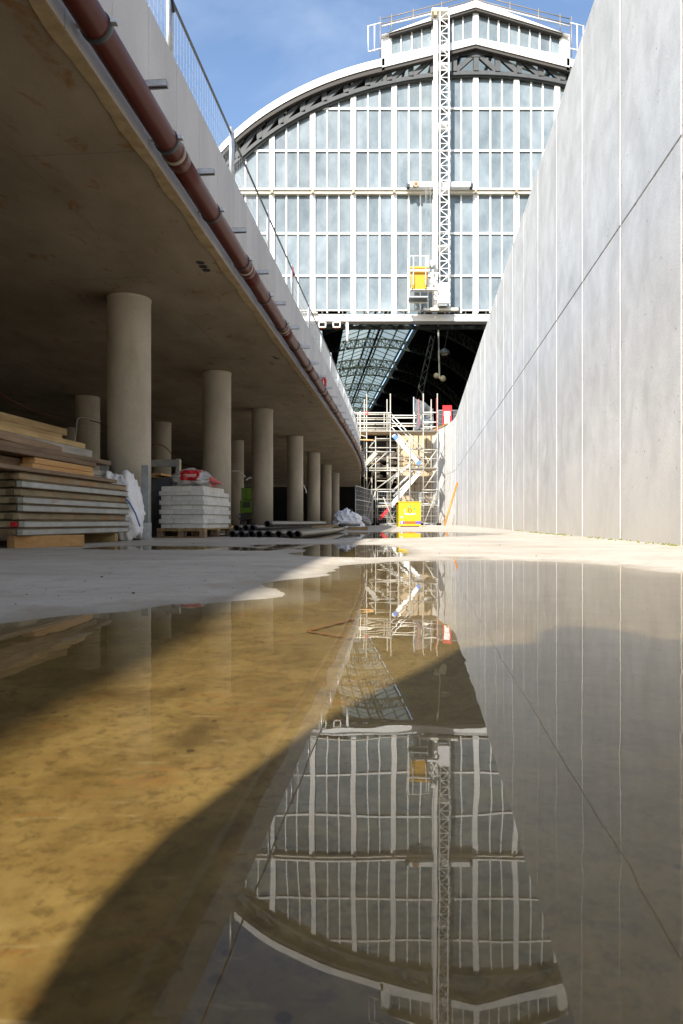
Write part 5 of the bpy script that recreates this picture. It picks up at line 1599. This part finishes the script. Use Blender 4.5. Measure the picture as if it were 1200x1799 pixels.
# ------------------------------------------------------------------ black pipes on the floor
random.seed(5)
ends = [(408, 941, 8.9), (424, 943, 8.8), (441, 942, 8.9), (455, 943, 8.7), (471, 941, 8.9), (489, 942, 8.8), (508, 941.5, 8.9), (522, 941.5, 8.8), (415, 933, 9.3), (431, 930, 9.2), (443, 930, 9.3), (469, 926, 9.25)]
plabels = ['leftmost black pipe end in the bottom row beside the pallet', 'second black pipe end from the left in the bottom row', 'third black pipe end from the left in the bottom row', 'fourth black pipe end from the left in the bottom row',
           'fifth black pipe end from the left in the bottom row', 'sixth black pipe end from the left in the bottom row', 'second black pipe end from the right in the bottom row', 'rightmost black pipe end in the bottom row',
           'leftmost black pipe of the upper row', 'second black pipe of the upper row', 'third black pipe of the upper row', 'topmost single black pipe above the others']
for i, ((x, y, Y), l) in enumerate(zip(ends, plabels)):
    a_ = at(x, y, Y)
    r = 0.042
    a_.z = FLOOR_Z + r - .002 if i < 8 else FLOOR_Z + r + .074 + (.055 if i == 11 else 0)
    b_ = Vector((a_.x + 0.55 + .02 * i, 15.5 + random.uniform(-1.5, 1.5), a_.z))
    mb = MB()
    pts = []
    for k in range(9):
        f = k / 8
        q = a_.lerp(b_, f); q.x += 0.12 * math.sin(f * 3 + i * .13) * f
        pts.append(q)
    t = thing('black_pipe', l, 'pipe', tuple(a_), 'loose black pipes on the floor')
    for k in range(8): pass
    MB().tube(pts, r, 14, False).build('pipe_wall', M['black_pipe'], t, True)
    MB().hollow(pts[0] - (pts[1] - pts[0]).normalized() * .002, pts[0] + (pts[1] - pts[0]).normalized() * .3, r + .002, 0.006).build('pipe_mouth', M['black'], t, True)
for i, (x0, y0, Y0, x1, Y1, l, m) in enumerate(((440, 925, 12.5, 600, 17, 'golden plank lying on the floor behind the black pipes', 'wood_gold'), (392, 927, 13, 470, 14.0, 'short fresh plank on the floor before the green machine', 'wood_new'))):
    a_ = at(x0, y0, Y0); b_ = at(x1, 930, Y1)
    a_.z = b_.z = FLOOR_Z + .10
    tag(MB().bar(a_, b_, .18, .05).build('floor_plank', M[m]), l, 'plank')
for i, (x0, x1, Y, h, l, m) in enumerate(((586, 604, 16.6, .09, 'rust-brown timber block on the floor left of the far bag', 'wood_old'), (612, 646, 16.4, .08, 'red-brown timber sleeper on the floor before the far bag', 'wood_gold'))):
    a_ = at(x0, 930, Y); b_ = at(x1, 930, Y)
    o = tag(MB().box(a_.x, b_.x, Y, Y + .2, FLOOR_Z - .002, FLOOR_Z + h).build('timber_sleeper', M[m]), l, 'timber'); bevel(o, .006)
a_ = at(597, 930, 16.3); b_ = at(630, 930, 18.0)
tag(MB().tube([(a_.x, 16.25, .14), (a_.x + .2, 16.7, .15), (b_.x, 17.3, .14)], .035, 10).build('short_black_pipe', M['black_pipe'], None, True), 'short black pipe lying across the timbers before the far bag', 'pipe')

# ------------------------------------------------------------------ green machine between the columns
gm = thing('green_machine', 'lime green compact machine standing between columns under the deck', 'machine', tuple(at(432, 925, 17.6)))
def gbox(name, x0, x1, y0, y1, d0, d1, mat, bv=.01):
    a_ = at(x0, y1, 17.6); b_ = at(x1, y0, 17.6)
    o = MB().box(a_.x, b_.x, 17.6 + d0, 17.6 + d1, max(a_.z, FLOOR_Z - .002), b_.z).build(name, M[mat], gm)
    bevel(o, bv); return o
gbox('upper_housing', 424, 450, 857, 878, 0, .8, 'green_machine')
gbox('lower_housing', 422, 452, 879, 901, -.05, .9, 'green_machine')
gbox('grille', 427, 440, 882, 892, -.06, -.052, 'black', .002)
gbox('door_seam', 432, 433, 859, 877, -.01, -.002, 'black', .0)
gbox('chassis', 420, 454, 902, 913, 0, .85, 'black')
for x in (422, 440):
    gbox('track', x, x + 12, 913.5, 930, -.08, .95, 'black', .03)
gbox('arm_bracket', 417, 423, 905, 909, -.2, .2, 'galv_dark')

# cables hung under the deck
def cable(pts, r, mat, label, name='hanging_cable'):
    P = [Vector(p) for p in pts]
    out = []
    for i in range(len(P) - 1):
        p0_, p1_, p2_, p3_ = P[max(i - 1, 0)], P[i], P[i + 1], P[min(i + 2, len(P) - 1)]
        for k in range(6):
            t_ = k / 6
            out.append(0.5 * ((2 * p1_) + (-p0_ + p2_) * t_ + (2 * p0_ - 5 * p1_ + 4 * p2_ - p3_) * t_ ** 2 + (-p0_ + 3 * p1_ - 3 * p2_ + p3_) * t_ ** 3))
    out.append(P[-1])
    tag(MB().tube(out, r, 6).build(name, M[mat], None, True), label, 'cable')
cable([at(0, 692, 11), at(60, 722, 12), at(130, 738, 14), at(165, 740, 14), at(195, 752, 13)], .010, 'dark_red', 'dark red cable sagging under the deck at the far left')
cable([at(264, 778, 14), at(290, 785, 15), at(315, 812, 16), at(352, 822, 15)], .010, 'dark_red', 'dark red cable sagging between the two nearest columns')
cable([at(131, 786, 13.6), at(134, 755, 13.7), at(138, 735, 13.9), at(155, 735, 13.9), at(176, 741, 13.9)], .008, 'white', 'thin white wire hooked on the dim left column')
cable([at(407, 828, 19), at(420, 828, 19), at(431, 838, 19)], .02, 'white', 'short white wire end left of the third front column')
cable([at(432, 844, 18.5), at(437, 840, 18.5), at(443, 839, 18.5)], .02, 'white', 'small white hook of wire before the green machine')
cable([at(533, 852, 22), at(537, 860, 22), at(538, 866, 22)], .02, 'white', 'short white wire dangling beside the fourth front column')

# small stones and grit on the dry floor
random.seed(31)
bm = bmesh.new(); bmesh.ops.create_icosphere(bm, subdivisions=1, radius=1)
for v_ in bm.verts: v_.co *= random.uniform(.7, 1.2)
bv_ = [v_.co.copy() for v_ in bm.verts]; bf_ = [tuple(w_.index for w_ in f.verts) for f in bm.faces]; bm.free()
mb = MB(); cnt = 0
while cnt < 150:
    Y = 1.3 + random.random() ** 1.6 * 9; X = random.uniform(-1.0, 0.75) * Y * .5
    if submerged(np.array([X]), np.array([Y]))[0] > -.08 or X > wall_x(Y) - .1: continue
    r = random.uniform(.001, .003) if random.random() < .93 else random.uniform(.004, .007)
    a_ = random.uniform(0, 6)
    mb.add([(X + r * (v_.x * math.cos(a_) - v_.y * math.sin(a_)), Y + r * (v_.x * math.sin(a_) + v_.y * math.cos(a_)), FLOOR_Z + r * v_.z * .6 + r * .3) for v_ in bv_], bf_)
    cnt += 1
tag(mb.build('floor_grit', M['rubble']), 'loose grit and small stones scattered on the dry floor', 'grit', kind='stuff')

# ------------------------------------------------------------------ the crouching photographer, whose shadow falls into the puddle
def person():
    V = {}
    vs = []; es = []; rs = []
    def add(n, co, r, link_to=None):
        V[n] = len(vs); vs.append(co); rs.append(r)
        if link_to: es.append((V[link_to], V[n]))
    ox, oy = 0.03, -0.40
    P = lambda x, y, z: (ox + x * 1.16, oy + y, z)
    add('pelvis', P(0, -.08, .42), .32)
    add('belly', P(0, .0, .60), .34)
    es.append((0, 1))
    add('chest', P(0, .06, .88), .34, 'belly')
    add('neck', P(-.06, .12, 1.14), .11, 'chest')
    add('head0', P(-.10, .14, 1.22), .115, 'neck')
    add('head', P(-.12, .15, 1.29), .125, 'head0')
    add('crown', P(-.12, .14, 1.34), .09, 'head')
    for s, n in ((-1, 'l'), (1, 'r')):
        add('sh' + n, P(s * .27, .08, 1.10), .16, 'chest')
        add('el' + n, P(s * .28, .12, .70), .135, 'sh' + n)
        add('wr' + n, P(s * .28, .16, .46), .125, 'el' + n)
        add('ha' + n, P(s * .14, .27, .36), .045, 'wr' + n)
        add('hip' + n, P(s * .16, -.10, .40), .18, 'pelvis')
        add('kn' + n, P(s * .33, .10, .40), .15, 'hip' + n)
        add('an' + n, P(s * .28, .00, .09), .065, 'kn' + n)
        add('fo' + n, P(s * .30, .18, .05), .05, 'an' + n)
    mm = bpy.data.meshes.new('person'); mm.from_pydata(vs, es, [])
    o = bpy.data.objects.new('person', mm); COL.objects.link(o)
    md = o.modifiers.new('skin', 'SKIN')
    for i, sv in enumerate(mm.skin_vertices[0].data):
        sv.radius = (rs[i], rs[i]); sv.use_root = (i == 0)
    o.modifiers.new('sub', 'SUBSURF').levels = 1
    o.modifiers['sub'].render_levels = 1
    mm.materials.append(M['cloth_dark'])
    return tag(o, 'person in dark clothing crouching behind the viewpoint, seen only as a shadow in the puddle', 'person')
person()
